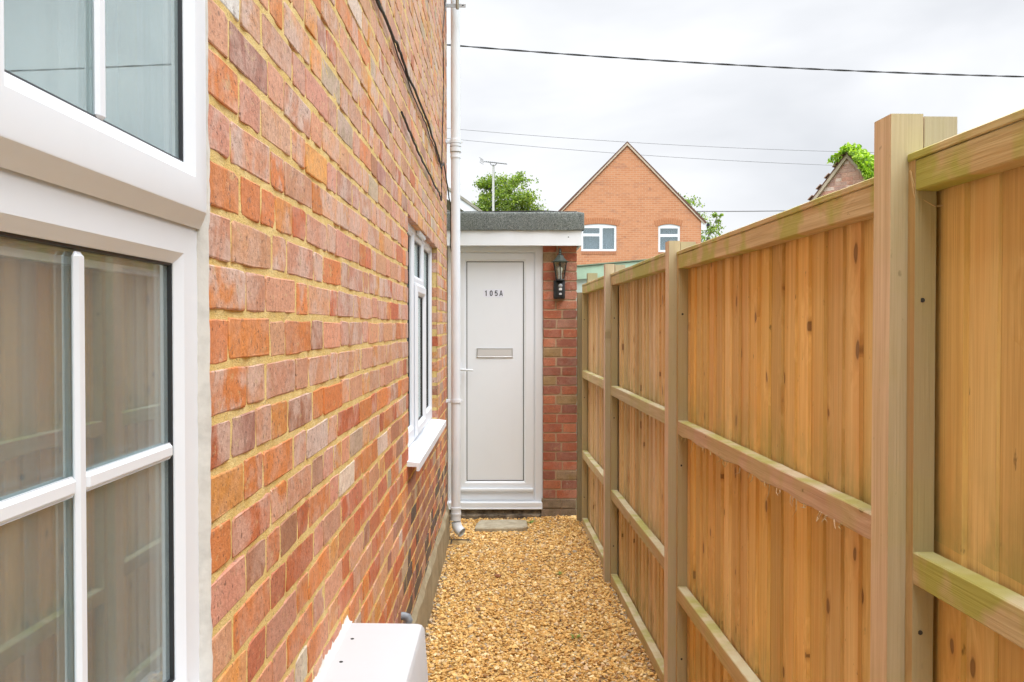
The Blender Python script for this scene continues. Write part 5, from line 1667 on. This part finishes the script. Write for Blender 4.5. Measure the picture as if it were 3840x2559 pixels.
# ---- trees
def tree(name, label, loc, trunk_h, lobes, nleaf, size, cols, seed, trunk_r=0.12):
    tr = thing(name, label, 'tree', loc)
    rr_ = random.Random(seed)
    rn = np.random.default_rng(seed)
    m = MB()
    top = Vector((lobes[0][0] * .3, 0, trunk_h))
    m.tube([(0, 0, -0.1), (0.03, 0.02, trunk_h * .5), top], [trunk_r, trunk_r * .8, trunk_r * .55], 8)
    tips = []
    for (lx, ly, lz, rad) in lobes:
        c = Vector((lx, ly, lz))
        m.tube([top * 0.95, top.lerp(c, .5) + Vector((0, 0, .1)), c], [trunk_r * .45, trunk_r * .28, trunk_r * .1], 6)
        for _ in range(int(16 * rad * rad) + 5):
            d = Vector((rr_.gauss(0, 1), rr_.gauss(0, 1), rr_.gauss(0.25, 1))).normalized()
            e = c + d * rad * rr_.uniform(0.75, 1.08)
            m.tube([c, c.lerp(e, .55) + Vector((0, 0, .04)), e], [trunk_r * .1, trunk_r * .06, trunk_r * .02], 4)
            tips.append((e, rad))
            tips.append((c.lerp(e, 0.6), rad))
    m.build('trunk', plain('bark', (0.10, 0.08, 0.06), 0.9) if 'bark' not in bpy.data.materials else bpy.data.materials['bark'], tr)
    cen = []
    per = max(4, nleaf // len(tips))
    for e, rad in tips:
        s_ = rad * 0.16
        cen.append(np.array(e)[None] + rn.normal(0, 1, (per, 3)) * np.array([s_ * 1.25, s_ * 1.25, s_ * 0.7]))
    leaves('crown', np.concatenate(cen), size, cols, tr, None, seed)
    return tr
TC = np.array([(0.17, 0.26, 0.03), (0.22, 0.33, 0.04), (0.12, 0.21, 0.025), (0.30, 0.40, 0.045), (0.09, 0.15, 0.02)])
tree('broadleaf_tree', 'round green tree behind the porch roof and the aerial', (-0.1, 40, 0), 5.0,
     [(-0.10, 0, 6.6, 1.1), (-0.80, 0.2, 6.5, 0.9), (0.50, -0.2, 7.25, 1.05), (-0.55, 0, 7.6, 0.7), (1.05, 0.1, 6.4, 0.75), (-1.2, 0, 6.0, 0.75), (0.35, 0.3, 8.1, 0.6), (0.2, 0, 5.7, 1.0), (1.25, 0, 5.75, 0.6)],
     19000, 0.085, TC, 8, 0.18)
tree('small_tree', 'sparse light green tree peeping out behind the gable house', (9.55, 44, 0), 4.6,
     [(0.15, 0, 5.5, 0.85), (0.75, 0, 6.2, 0.55), (-0.35, 0, 7.55, 0.60), (0.1, 0, 6.6, 0.7), (1.0, 0, 6.9, 0.28), (0.75, 0.1, 5.1, 0.6)], 2600, 0.085, TC * 1.1, 9, 0.10)

# ---- overhead lines
def helix_cable(a, b, sag, r_, n, pitch):
    a, b = Vector(a), Vector(b)
    L = (b - a).length
    m = MB()
    for s_ in range(2):
        pts = []
        for i in range(n + 1):
            u = i / n
            p = a.lerp(b, u) + Vector((0, 0, -sag * 4 * u * (1 - u)))
            an = 2 * math.pi * (u * L / pitch) + math.pi * s_
            pts.append(p + Vector((0, math.cos(an) * r_ * .8, math.sin(an) * r_ * .8)))
        m.tube(pts, r_, 6)
    return m
m = helix_cable((-0.62, 8.0, 4.07), (11.0, 8.6, 4.02), 0.18, 0.0050, 420, 0.55)
o = m.build('overhead_cable', M_CABLE2, smooth=60); tag(o, 'thick twisted overhead cable crossing the sky', 'cable', 'overhead lines')
def line(a, b, sag, r_, label):
    a, b = Vector(a), Vector(b)
    pts = [a.lerp(b, i / 30) + Vector((0, 0, -sag * 4 * (i / 30) * (1 - i / 30))) for i in range(31)]
    o = MB().tube(pts, r_, 5).build('overhead_wire', M_WIRE, smooth=60)
    tag(o, label, 'wire', 'overhead lines')
M_WIRE = plain('thin_wire', (0.14, 0.145, 0.16), 0.6)
line((-4.0, 42, 11.02), (20.0, 42, 9.75), 0.25, 0.011, 'upper thin overhead wire passing above the gable apex')
line((-4.0, 42, 10.55), (20.0, 42, 9.05), 0.25, 0.011, 'lower thin overhead wire passing behind the gable apex')
line((6.9, 36, 6.2), (16.0, 36, 6.35), 0.05, 0.022, 'short dark wire leaving the right eave of the gable house')

# ------------------------------------------------------------------ small weeds in the gravel
def weed(x, y, n, h, label, seed):
    r_ = random.Random(seed)
    m = MB()
    for _ in range(n):
        a = r_.uniform(0, 2 * math.pi); l_ = h * r_.uniform(0.6, 1.2); w_ = l_ * 0.22
        d = Vector((math.cos(a), math.sin(a), 0)); sd = Vector((-d.y, d.x, 0)) * w_
        b_ = Vector((x, y, 0.0)) + d * 0.003
        mid = b_ + d * l_ * 0.45 + Vector((0, 0, l_ * 0.55)); tip = b_ + d * l_ + Vector((0, 0, l_ * r_.uniform(0.3, 0.9)))
        m.add([b_, mid + sd, tip, mid - sd, mid + Vector((0, 0, -0.002))], [(0, 4, 1), (1, 4, 2), (2, 4, 3), (3, 4, 0)])
    o = m.build('weed', bpy.data.materials.get('weed_leaf') or plain('weed_leaf', (0.17, 0.24, 0.035), 0.6))
    tag(o, label, 'weed')
weed(0.195, 6.74, 12, 0.035, 'small green weed beside the right end of the stone step', 1)
weed(0.34, 4.25, 9, 0.028, 'tiny weed sprouting in the gravel near the bottom right', 2)
weed(0.33, 5.35, 7, 0.024, 'tiny weed in the gravel halfway to the door near the fence', 3)
# single reddish pebble lying on the golden gravel
vv, ff = ico()
m = MB(); m.add([(p[0] * 0.024, p[1] * 0.018, p[2] * 0.013 + 0.012) for p in vv * (1 + rng.normal(0, 0.08, (12, 1)))], [tuple(f) for f in ff])
o = m.build('pebble', plain('red_stone', (0.30, 0.13, 0.06), 0.7), loc=(-0.045, 5.30, 0)); tag(o, 'single reddish brown pebble on the golden gravel', 'pebble')
